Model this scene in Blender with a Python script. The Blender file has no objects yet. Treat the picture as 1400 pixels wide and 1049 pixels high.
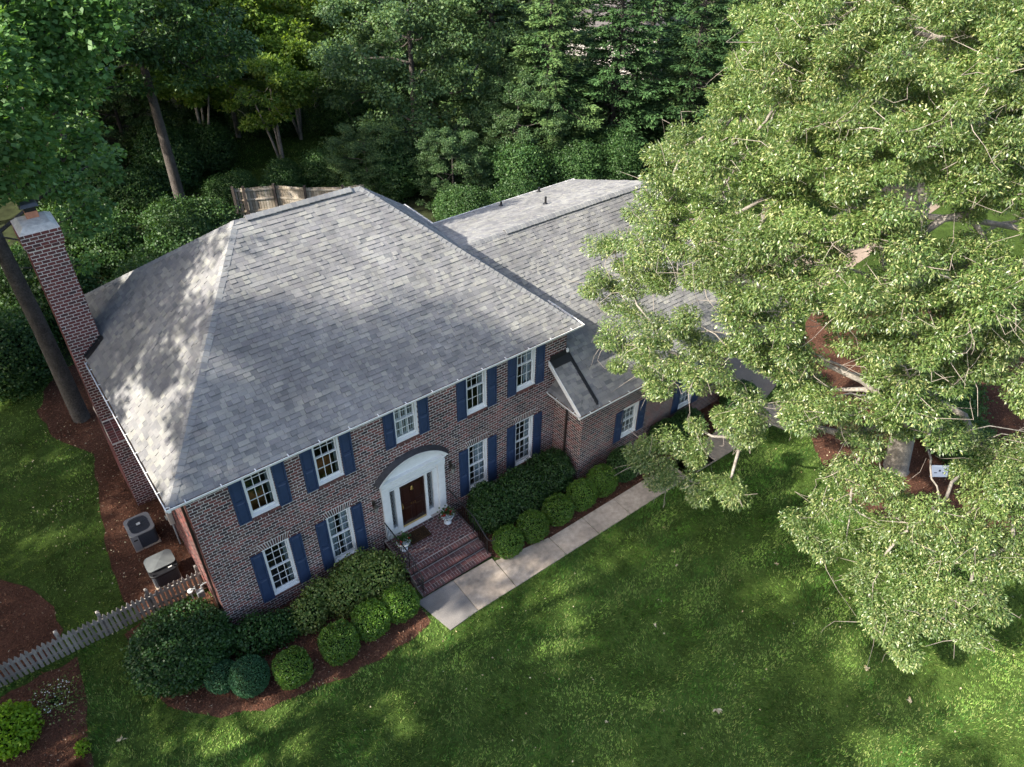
import bpy, math, random
import numpy as np
from mathutils import Vector, Matrix

# ------------------------------------------------------------------ camera, world, sun
scene = bpy.context.scene
COL = scene.collection
CAM = Vector((-1.610, -15.462, 19.684))
cr = Vector((0.79121, -0.61139, 0.01344)); cu = Vector((0.37043, 0.49664, 0.78494)); cf = Vector((0.48658, 0.61608, -0.61943))
cd = bpy.data.cameras.new('camera'); cam = bpy.data.objects.new('camera', cd); COL.objects.link(cam)
cd.sensor_width = 36; cd.lens = 26.47; cd.clip_end = 2000; cd.clip_start = 0.1
m = Matrix(((cr.x, cu.x, -cf.x, CAM.x), (cr.y, cu.y, -cf.y, CAM.y), (cr.z, cu.z, -cf.z, CAM.z), (0, 0, 0, 1)))
cam.matrix_world = m
scene.camera = cam
SUN_EL = math.radians(36); SUN_AZ = math.radians(172)      # azimuth of the sun, counter-clockwise from +X
sdir = Vector((math.cos(SUN_EL)*math.cos(SUN_AZ), math.cos(SUN_EL)*math.sin(SUN_AZ), math.sin(SUN_EL)))
w = bpy.data.worlds.new('World'); scene.world = w; w.use_nodes = True
nt = w.node_tree; bg = nt.nodes['Background']
sky = nt.nodes.new('ShaderNodeTexSky'); sky.sky_type = 'NISHITA'; sky.sun_disc = False
sky.sun_elevation = SUN_EL; sky.sun_rotation = math.radians(90) - SUN_AZ
nt.links.new(sky.outputs[0], bg.inputs[0]); bg.inputs[1].default_value = 0.14
sky.dust_density = 2.5; sky.ozone_density = 0.3; sky.air_density = 0.9
sl = bpy.data.lights.new('sun', 'SUN'); sl.energy = 4.2; sl.angle = math.radians(0.6); sl.color = (1.0, 0.93, 0.82)
so = bpy.data.objects.new('sun', sl); COL.objects.link(so)
so.rotation_euler = (-sdir).to_track_quat('-Z', 'Y').to_euler(); so.location = (-30, 0, 40)
vs = scene.view_settings; vs.view_transform = 'Standard'; vs.look = 'None'; vs.gamma = 1; vs.use_curve_mapping = False
vs.exposure = 1.62
scene.cycles.max_bounces = 6; scene.cycles.transparent_max_bounces = 12
rng = np.random.default_rng(11); random.seed(5)
GZ = -0.5

# ------------------------------------------------------------------ material helpers
def mat(name, color=(.5,.5,.5), rough=.6, spec=.3, metal=0, noise=None, bump=None, ramp=None, attr=False, transl=0, hsv=None, coord='Object'):
    """ramp: list of (pos, colour) driven by the per-piece random value; noise: (scale, amount) multiplies colour;"""
    M = bpy.data.materials.new(name); M.use_nodes = True
    n = M.node_tree.nodes; l = M.node_tree.links; b = n['Principled BSDF']; out = n['Material Output']
    b.inputs['Roughness'].default_value = rough; b.inputs['Specular IOR Level'].default_value = spec; b.inputs['Metallic'].default_value = metal
    col = None
    if ramp:
        a = n.new('ShaderNodeAttribute'); a.attribute_name = 'rnd'
        oi = n.new('ShaderNodeObjectInfo')
        ad = n.new('ShaderNodeMath'); ad.operation = 'ADD'; l.new(a.outputs['Fac'], ad.inputs[0]); l.new(oi.outputs['Random'], ad.inputs[1])
        fr = n.new('ShaderNodeMath'); fr.operation = 'FRACT'; l.new(ad.outputs[0], fr.inputs[0])
        r = n.new('ShaderNodeValToRGB'); r.color_ramp.interpolation = 'LINEAR'
        els = r.color_ramp.elements
        while len(els) > 1: els.remove(els[-1])
        els[0].position = ramp[0][0]; els[0].color = (*ramp[0][1], 1)
        for p, c in ramp[1:]:
            e = els.new(p); e.color = (*c, 1)
        l.new(fr.outputs[0], r.inputs[0]); col = r.outputs[0]
    tc = n.new('ShaderNodeTexCoord')
    geo = n.new('ShaderNodeNewGeometry')
    vec = geo.outputs['Position'] if coord == 'World' else tc.outputs['Object']
    if noise:
        for (sc, amt) in (noise if isinstance(noise, list) else [noise]):
            t = n.new('ShaderNodeTexNoise'); t.inputs['Scale'].default_value = sc; t.inputs['Detail'].default_value = 5
            l.new(vec, t.inputs['Vector'])
            mr = n.new('ShaderNodeMapRange'); mr.inputs[1].default_value = .3; mr.inputs[2].default_value = .7
            mr.inputs[3].default_value = 1-amt; mr.inputs[4].default_value = 1+amt
            l.new(t.outputs['Fac'], mr.inputs[0])
            mx = n.new('ShaderNodeMix'); mx.data_type = 'RGBA'; mx.blend_type = 'MULTIPLY'; mx.inputs[0].default_value = 1
            if col is None: mx.inputs[6].default_value = (*color, 1)
            else: l.new(col, mx.inputs[6])
            l.new(mr.outputs[0], mx.inputs[7]); col = mx.outputs[2]
    if col is None: b.inputs['Base Color'].default_value = (*color, 1)
    else: l.new(col, b.inputs['Base Color'])
    if bump:
        t = n.new('ShaderNodeTexNoise'); t.inputs['Scale'].default_value = bump[0]; t.inputs['Detail'].default_value = 4
        l.new(vec, t.inputs['Vector'])
        bp = n.new('ShaderNodeBump'); bp.inputs['Strength'].default_value = bump[1]; bp.inputs['Distance'].default_value = bump[2]
        l.new(t.outputs['Fac'], bp.inputs['Height']); l.new(bp.outputs[0], b.inputs['Normal'])
    if transl:
        tr = n.new('ShaderNodeBsdfTranslucent'); ms = n.new('ShaderNodeMixShader'); ms.inputs[0].default_value = transl
        mx = n.new('ShaderNodeMix'); mx.data_type = 'RGBA'; mx.blend_type = 'MULTIPLY'; mx.inputs[0].default_value = 1
        if col is None: mx.inputs[6].default_value = (*color, 1)
        else: l.new(col, mx.inputs[6])
        mx.inputs[7].default_value = (1.5, 1.45, .6, 1)
        l.new(mx.outputs[2], tr.inputs['Color'])
        l.new(b.outputs[0], ms.inputs[1]); l.new(tr.outputs[0], ms.inputs[2]); l.new(ms.outputs[0], out.inputs['Surface'])
    return M

M = {}
M['brick'] = mat('brick', ramp=[(0,(.035,.03,.033)),(.22,(.078,.045,.044)),(.42,(.135,.055,.05)),(.62,(.19,.068,.058)),(.74,(.08,.045,.043)),(.88,(.16,.10,.085)),(1,(.045,.036,.038))], rough=.85, spec=.15, noise=[(40,.25),(.7,.22)], bump=(90,.4,.004))
M['brick_red'] = mat('brick_red', ramp=[(0,(.085,.045,.045)),(.3,(.125,.055,.052)),(.5,(.07,.045,.047)),(.7,(.145,.07,.065)),(.85,(.055,.042,.044)),(1,(.11,.05,.048))], rough=.85, spec=.15, noise=[(30,.3),(2,.25)], bump=(80,.5,.004))
M['chimney_brick'] = mat('chimney_brick', ramp=[(0,(.06,.04,.042)),(.15,(.12,.048,.046)),(.4,(.165,.055,.052)),(.65,(.135,.05,.048)),(.8,(.075,.045,.045)),(1,(.19,.075,.065))], rough=.85, spec=.15, noise=[(40,.25),(1.2,.15)], bump=(90,.4,.004))
M['mortar'] = mat('mortar', (.64,.585,.54), rough=.95, spec=.1, noise=[(30,.12),(.7,.2)], bump=(120,.5,.003))
M['shaded_riser_brick'] = mat('shaded_riser_brick', ramp=[(0,(.030,.020,.020)),(.5,(.05,.028,.026)),(1,(.038,.026,.026))], rough=.9, spec=.1, noise=(30,.3))  # darker than the tread bricks: shade below the nosings put into the colour
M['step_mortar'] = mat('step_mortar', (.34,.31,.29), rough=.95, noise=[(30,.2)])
M['sill_brick'] = mat('sill_brick', ramp=[(0,(.12,.07,.065)),(.5,(.18,.08,.07)),(1,(.10,.06,.055))], rough=.85, spec=.15, noise=(40,.25))
SH = [(0,(0.134,0.137,0.137)),(.12,(0.175,0.174,0.174)),(.25,(0.147,0.147,0.151)),(.38,(0.211,0.211,0.203)),(.5,(0.169,0.165,0.168)),(.62,(0.226,0.226,0.207)),(.72,(0.187,0.184,0.182)),(.83,(0.238,0.236,0.213)),(.93,(0.154,0.153,0.158)),(1,(0.205,0.202,0.185))]
M['shingle'] = mat('shingle', ramp=SH, rough=.92, spec=.12, noise=[(160,.22),(.45,.16),(2.2,.14)], bump=(220,.5,.003))
M['cap_shingle'] = mat('cap_shingle', ramp=[(0,(.165,.167,.172)),(.5,(.195,.197,.197)),(1,(.225,.227,.22))], rough=.92, spec=.12, noise=[(160,.2),(.5,.1)], bump=(220,.5,.003))
M['underlay'] = mat('underlay', (.05,.05,.055), rough=.9)
M['white'] = mat('white_paint', (.74,.74,.72), rough=.45, spec=.35, noise=[(6,.05),(40,.04)])
M['gutter'] = mat('gutter_white', (.74,.73,.70), rough=.4, spec=.4, noise=[(3,.08)])
M['debris'] = mat('gutter_debris', (.16,.10,.055), rough=.95, noise=(14,.5))
M['soffit'] = mat('soffit', (.66,.65,.62), rough=.6)
M['blue'] = mat('shutter_blue', (.028,.048,.100), rough=.42, spec=.35, noise=[(5,.12)])
M['black'] = mat('black_metal', (.012,.012,.013), rough=.4, spec=.4)
M['flash'] = mat('black_flashing', (.014,.014,.016), rough=.45, spec=.4)
M['downspout'] = mat('downspout_brown', (.03,.022,.018), rough=.45, spec=.4)
M['dark_roof'] = mat('pediment_metal', (.045,.045,.05), rough=.5, spec=.3, noise=(8,.2))
M['door'] = mat('mahogany', (.024,.007,.004), rough=.28, spec=.5, noise=[(9,.3)])
M['brass'] = mat('brass', (.62,.46,.20), rough=.28, metal=1)
M['cap'] = mat('chimney_cement', (.50,.49,.46), rough=.9, noise=[(7,.22),(30,.1)], bump=(25,.5,.01))
M['flue'] = mat('flue_clay', (.55,.24,.14), rough=.8, noise=(9,.15))
M['raincap'] = mat('rain_cap_metal', (.055,.06,.075), rough=.4, spec=.5, noise=(8,.2))
M['concrete'] = mat('concrete', (.36,.30,.24), rough=.9, spec=.15, noise=[(.9,.28),(6,.2),(90,.22)], bump=(110,.4,.004))
M['concrete_dark'] = mat('aggregate_concrete', (.20,.185,.17), rough=.9, spec=.15, noise=[(1.6,.2),(70,.4)], bump=(90,.7,.006))
M['drive'] = mat('driveway_concrete', (.27,.21,.165), rough=.9, noise=[(.8,.18),(30,.12)])
M['wood'] = mat('weathered_wood', ramp=[(0,(.15,.14,.13)),(.5,(.21,.195,.18)),(1,(.27,.25,.23))], rough=.9, spec=.1, noise=[(12,.3),(2,.15)], bump=(60,.5,.004))
M['wood_warm'] = mat('fence_board', ramp=[(0,(.30,.25,.19)),(.5,(.38,.33,.26)),(1,(.46,.41,.34))], rough=.9, spec=.1, noise=[(4,.25)])
M['post_dark'] = mat('dark_post', (.06,.05,.045), rough=.9, noise=(8,.3))
M['soil'] = mat('mulch_ground', (.085,.042,.028), rough=1, spec=.05, noise=[(1.1,.28),(14,.35),(60,.45)], bump=(40,1,.03), coord='World')
M['chip'] = mat('mulch_chip', ramp=[(0,(.05,.026,.018)),(.3,(.11,.045,.028)),(.6,(.16,.07,.042)),(.9,(.2,.11,.07)),(.985,(.27,.2,.14)),(1,(.4,.35,.27))], rough=.95, spec=.08)
M['grass_ground'] = mat('lawn_ground', (.045,.075,.016), rough=1, spec=.05, noise=[(.25,.2),(1.5,.25),(11,.3),(60,.4)], bump=(30,1,.03), coord='World')
M['forest'] = mat('forest_floor', (.028,.034,.016), rough=1, spec=.05, noise=[(.2,.35),(2,.4)], coord='World')
def grass_material():
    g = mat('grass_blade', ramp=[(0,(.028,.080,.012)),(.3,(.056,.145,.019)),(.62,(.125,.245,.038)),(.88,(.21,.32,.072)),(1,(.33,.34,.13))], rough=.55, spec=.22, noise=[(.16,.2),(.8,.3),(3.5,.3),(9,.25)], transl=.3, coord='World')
    return g
M['grass'] = grass_material()
def leafmat(name, a, b, c, transl=.35, rough=.45, spec=.35, noise=.25):
    return mat(name, ramp=[(0,a),(.5,b),(.9,c),(1,a)], rough=rough, spec=spec, transl=transl, noise=[(.35,noise)], coord='World')
M['oak_leaf'] = leafmat('oak_leaf', (.052,.112,.026), (.140,.208,.052), (.42,.44,.19), .33, .42, .8)
M['tulip_leaf'] = leafmat('tulip_leaf', (.048,.12,.034), (.08,.175,.05), (.16,.27,.09), .4, .5, .3)
M['dark_leaf'] = leafmat('dark_leaf', (.024,.064,.018), (.042,.096,.026), (.08,.15,.042), .28, .5, .3)
M['grey_leaf'] = leafmat('grey_leaf', (.036,.078,.030), (.066,.125,.046), (.13,.20,.072), .28, .5, .3)
M['lime_leaf'] = leafmat('lime_leaf', (.08,.15,.022), (.125,.205,.032), (.21,.28,.06), .45, .5, .3)
M['conifer'] = leafmat('conifer_needles', (.028,.066,.024), (.058,.122,.040), (.13,.20,.065), .12, .6, .25)
M['dead_needles'] = mat('dead_needles', ramp=[(0,(.16,.06,.025)),(1,(.30,.12,.05))], rough=.9)
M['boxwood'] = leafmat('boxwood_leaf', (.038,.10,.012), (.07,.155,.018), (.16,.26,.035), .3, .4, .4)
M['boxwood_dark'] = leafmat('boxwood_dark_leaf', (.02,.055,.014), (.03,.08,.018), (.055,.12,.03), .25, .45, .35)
M['blue_shrub'] = leafmat('blue_green_leaf', (.02,.07,.03), (.03,.095,.04), (.05,.13,.06), .25, .5, .3)
M['azalea'] = leafmat('azalea_leaf', (.055,.11,.02), (.12,.18,.04), (.26,.30,.10), .3, .45, .35)
M['yew'] = leafmat('hedge_leaf', (.014,.040,.008), (.022,.06,.012), (.045,.09,.02), .2, .45, .35)
M['lime_shrub'] = leafmat('lime_shrub_leaf', (.11,.22,.01), (.16,.30,.015), (.22,.36,.03), .4, .5, .3)
M['white_flower'] = mat('white_petal', (.6,.6,.55), rough=.7)
M['red_flower'] = mat('red_petal', (.45,.02,.02), rough=.6)
M['bark'] = mat('bark', (.075,.066,.06), rough=.95, spec=.1, noise=[(3,.25),(18,.35)], bump=(22,1,.03))
M['bark_light'] = mat('pale_bark', (.21,.19,.165), rough=.9, spec=.12, noise=[(3,.3),(18,.3)], bump=(22,.8,.02))
M['twig'] = mat('twig_bark', (.27,.235,.20), rough=.9, spec=.1, noise=(10,.2))
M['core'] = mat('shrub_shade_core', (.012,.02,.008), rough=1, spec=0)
M['ac_grey'] = mat('ac_beige_grey', (.22,.22,.22), rough=.5, spec=.4, noise=(8,.08))
M['ac_dark'] = mat('ac_dark', (.045,.05,.062), rough=.5, spec=.4)
M['ac_black'] = mat('ac_black', (.012,.012,.014), rough=.5)
M['ac_top'] = mat('ac_cover_grey', (.13,.14,.14), rough=.6, noise=(10,.08))
M['plate'] = mat('silver_plate', (.6,.6,.58), rough=.4)
M['meter'] = mat('meter_box', (.42,.36,.30), rough=.6, noise=(6,.1))
M['gas'] = mat('gas_meter_grey', (.28,.30,.31), rough=.5)
M['mat_brown'] = mat('coir', (.028,.018,.011), rough=1, spec=.05, noise=(60,.4))
M['mat_pattern'] = mat('coir_pattern', (.085,.045,.02), rough=1, spec=.05)
M['curtain'] = mat('curtain', (.50,.56,.62), rough=.9, noise=(20,.08), transl=.3)
M['room'] = mat('room_wall', (.22,.20,.18), rough=.9)
M['warm'] = mat('warm_furniture', (.35,.14,.045), rough=.6, noise=(4,.3))
M['fern'] = mat('house_plant', (.06,.13,.06), rough=.6)
M['urn'] = mat('urn_white', (.62,.64,.66), rough=.55, noise=(12,.1))
M['lamp_metal'] = mat('aged_lantern_metal', (.035,.03,.022), rough=.5, spec=.4)
M['lamp_glass'] = mat('lantern_glass', (.30,.30,.27), rough=.15, spec=.5)
M['sign'] = mat('sign_white', (.68,.72,.80), rough=.5)
M['sign_ink'] = mat('sign_ink', (.03,.05,.09), rough=.6)
M['lead'] = mat('lead_came', (.33,.34,.34), rough=.5)
M['siding'] = mat('pale_siding', (.55,.52,.49), rough=.8)
M['roof_far'] = mat('far_roof', (.14,.13,.135), rough=.9, noise=(2,.2))
M['dry_leaf'] = mat('dry_leaf', ramp=[(0,(.42,.36,.22)),(.5,(.55,.50,.34)),(1,(.36,.24,.13))], rough=.8)
def glassmat():
    g = bpy.data.materials.new('window_glass'); g.use_nodes = True; n = g.node_tree.nodes; l = g.node_tree.links
    for x in list(n):
        if x.type != 'OUTPUT_MATERIAL': n.remove(x)
    t = n.new('ShaderNodeBsdfTransparent'); t.inputs[0].default_value = (.86,.89,.90,1)
    gl = n.new('ShaderNodeBsdfGlossy'); gl.inputs['Roughness'].default_value = .04
    fr = n.new('ShaderNodeFresnel'); fr.inputs[0].default_value = 1.5
    ms = n.new('ShaderNodeMixShader'); ge = n.new('ShaderNodeNewGeometry'); iv = n.new('ShaderNodeMath'); iv.operation = 'SUBTRACT'; iv.inputs[0].default_value = 1; l.new(ge.outputs['Backfacing'], iv.inputs[1]); mu = n.new('ShaderNodeMath'); mu.operation = 'MULTIPLY'; l.new(fr.outputs[0], mu.inputs[0]); l.new(iv.outputs[0], mu.inputs[1]); l.new(mu.outputs[0], ms.inputs[0]); l.new(t.outputs[0], ms.inputs[1]); l.new(gl.outputs[0], ms.inputs[2])
    l.new(ms.outputs[0], n['Material Output'].inputs[0]); return g
M['glass'] = glassmat()

# ------------------------------------------------------------------ mesh helpers
class MB:
    def __init__(s): s.v = []; s.f = []; s.r = []
    def quad(s, a, b, c, d, r=0.):
        k = len(s.v); s.v += [a, b, c, d]; s.f.append((k, k+1, k+2, k+3)); s.r.append(r)
    def poly(s, pts, r=0.):
        k = len(s.v); s.v += list(pts); s.f.append(tuple(range(k, k+len(pts)))); s.r.append(r)
    def hexa(s, p, r=0., faces=(0,1,2,3,4,5)):
        # p: 8 points, 0-3 bottom ring (ccw from above), 4-7 top ring
        k = len(s.v); s.v += [tuple(q) for q in p]
        F = ((3,2,1,0),(4,5,6,7),(0,1,5,4),(1,2,6,5),(2,3,7,6),(3,0,4,7))
        for i in faces: s.f.append(tuple(k+j for j in F[i])); s.r.append(r)
    def box(s, x0, x1, y0, y1, z0, z1, r=0.):
        s.hexa([(x0,y0,z0),(x1,y0,z0),(x1,y1,z0),(x0,y1,z0),(x0,y0,z1),(x1,y0,z1),(x1,y1,z1),(x0,y1,z1)], r)
    def tube(s, pts, rad, n=6, r=0., cap=True):
        rings = []; pts = [Vector(p) for p in pts]
        if not hasattr(rad, '__len__'): rad = [rad]*len(pts)
        for i, p in enumerate(pts):
            d = (pts[min(i+1, len(pts)-1)] - pts[max(i-1, 0)]).normalized()
            a = d.orthogonal().normalized() if i == 0 else (a - d*a.dot(d)).normalized()
            b = d.cross(a); k = len(s.v)
            for j in range(n):
                t = 2*math.pi*j/n; s.v.append(tuple(p + (a*math.cos(t) + b*math.sin(t))*rad[i]))
            rings.append(k)
        for k0, k1 in zip(rings, rings[1:]):
            for j in range(n): s.f.append((k0+j, k0+(j+1) % n, k1+(j+1) % n, k1+j)); s.r.append(r)
        if cap:
            s.f.append(tuple(rings[0]+j for j in range(n))[::-1]); s.r.append(r)
            s.f.append(tuple(rings[-1]+j for j in range(n))); s.r.append(r)
    def lathe(s, prof, c=(0,0,0), n=16, r=0.):
        rings = []
        for (rr, z) in prof:
            k = len(s.v)
            for j in range(n):
                t = 2*math.pi*j/n; s.v.append((c[0]+rr*math.cos(t), c[1]+rr*math.sin(t), c[2]+z))
            rings.append(k)
        for k0, k1 in zip(rings, rings[1:]):
            for j in range(n): s.f.append((k0+j, k0+(j+1) % n, k1+(j+1) % n, k1+j)); s.r.append(r)
        s.f.append(tuple(rings[0]+j for j in range(n))[::-1]); s.r.append(r)
        s.f.append(tuple(rings[-1]+j for j in range(n))); s.r.append(r)
    def mesh(s, name, material, smooth=False):
        me = bpy.data.meshes.new(name); me.from_pydata(s.v, [], s.f)
        a = me.attributes.new('rnd', 'FLOAT', 'FACE'); a.data.foreach_set('value', s.r)
        me.materials.append(material)
        if smooth: me.polygons.foreach_set('use_smooth', [True]*len(me.polygons))
        me.update(); return me
    def obj(s, name, material, parent=None, smooth=False, bevel=0):
        o = bpy.data.objects.new(name, s.mesh(name, material, smooth)); COL.objects.link(o)
        if parent: o.parent = parent
        if bevel:
            b = o.modifiers.new('bevel', 'BEVEL'); b.width = bevel; b.segments = 2; b.limit_method = 'ANGLE'
        return o
def B(name, material, x0, x1, y0, y1, z0, z1, parent=None, bevel=0):
    b = MB(); b.box(x0,x1,y0,y1,z0,z1); return b.obj(name, material, parent, bevel=bevel)
def tag(o, label=None, cat=None, group=None, kind=None):
    if label: o['label'] = label
    if cat: o['category'] = cat
    if group: o['group'] = group
    if kind: o['kind'] = kind
    return o
def empty(name, loc, label, cat, group=None, rz=0):
    o = bpy.data.objects.new(name, None); COL.objects.link(o); o.location = loc; o.rotation_euler = (0,0,rz); o.empty_display_size = .2
    tag(o, label, cat, group); return o
def npmesh(name, V, F, rnd, material, smooth=False):
    """V (n,3), F (m,k) with constant k"""
    me = bpy.data.meshes.new(name); k = F.shape[1]
    me.vertices.add(len(V)); me.vertices.foreach_set('co', V.astype(np.float32).ravel())
    me.loops.add(F.size); me.loops.foreach_set('vertex_index', F.astype(np.int32).ravel())
    me.polygons.add(len(F)); me.polygons.foreach_set('loop_start', np.arange(0, F.size, k, dtype=np.int32))
    me.polygons.foreach_set('loop_total', np.full(len(F), k, dtype=np.int32))
    a = me.attributes.new('rnd', 'FLOAT', 'FACE'); a.data.foreach_set('value', rnd.astype(np.float32))
    me.materials.append(material); me.update(calc_edges=True)
    if smooth: me.polygons.foreach_set('use_smooth', [True]*len(F))
    return me
def link(name, me, parent=None, loc=(0,0,0)):
    o = bpy.data.objects.new(name, me); COL.objects.link(o); o.location = loc
    if parent: o.parent = parent
    return o
def unit(a): return a/np.maximum(np.linalg.norm(a, axis=1, keepdims=True), 1e-9)
def leaves(P, A, N, L, W, rnd, fold=.25):
    """leaf quads at P pointing along A with normals near N"""
    A = unit(A); S = unit(np.cross(A, N)); N2 = np.cross(S, A)
    L = np.asarray(L).reshape(-1,1); W = np.asarray(W).reshape(-1,1)
    mid = P + A*L*.45
    V = np.empty((len(P), 4, 3))
    V[:,0] = P; V[:,1] = mid + S*W + N2*W*fold; V[:,2] = P + A*L - N2*L*.12; V[:,3] = mid - S*W + N2*W*fold
    F = np.arange(len(P)*4).reshape(-1,4)
    return V.reshape(-1,3), F, rnd
def tubes(segs, n=5, sub=3, jit=.06, g=None):
    """segs: list of (p0, p1, r0, r1) -> one mesh data"""
    g = g or rng; Vs = []; Fs = []; k = 0
    for p0, p1, r0, r1 in segs:
        p0 = np.array(p0, float); p1 = np.array(p1, float); d = p1-p0; L = np.linalg.norm(d)
        if L < 1e-4: continue
        d /= L; a = np.cross(d, [0.3,.2,1.]); a /= np.linalg.norm(a)+1e-9; b = np.cross(d, a)
        off = np.zeros(3)
        ts = np.linspace(0, 1, sub+1)
        for i, t in enumerate(ts):
            o = (g.normal(size=3)*jit*L*(0 < i < sub))
            c = p0 + d*L*t + o; r = r0 + (r1-r0)*t
            th = np.arange(n)*2*math.pi/n
            Vs.append(c + (np.cos(th)[:,None]*a + np.sin(th)[:,None]*b)*r)
        for i in range(sub):
            for j in range(n):
                Fs.append((k+i*n+j, k+i*n+(j+1) % n, k+(i+1)*n+(j+1) % n, k+(i+1)*n+j))
        k += (sub+1)*n
    return np.concatenate(Vs), np.array(Fs)
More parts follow.
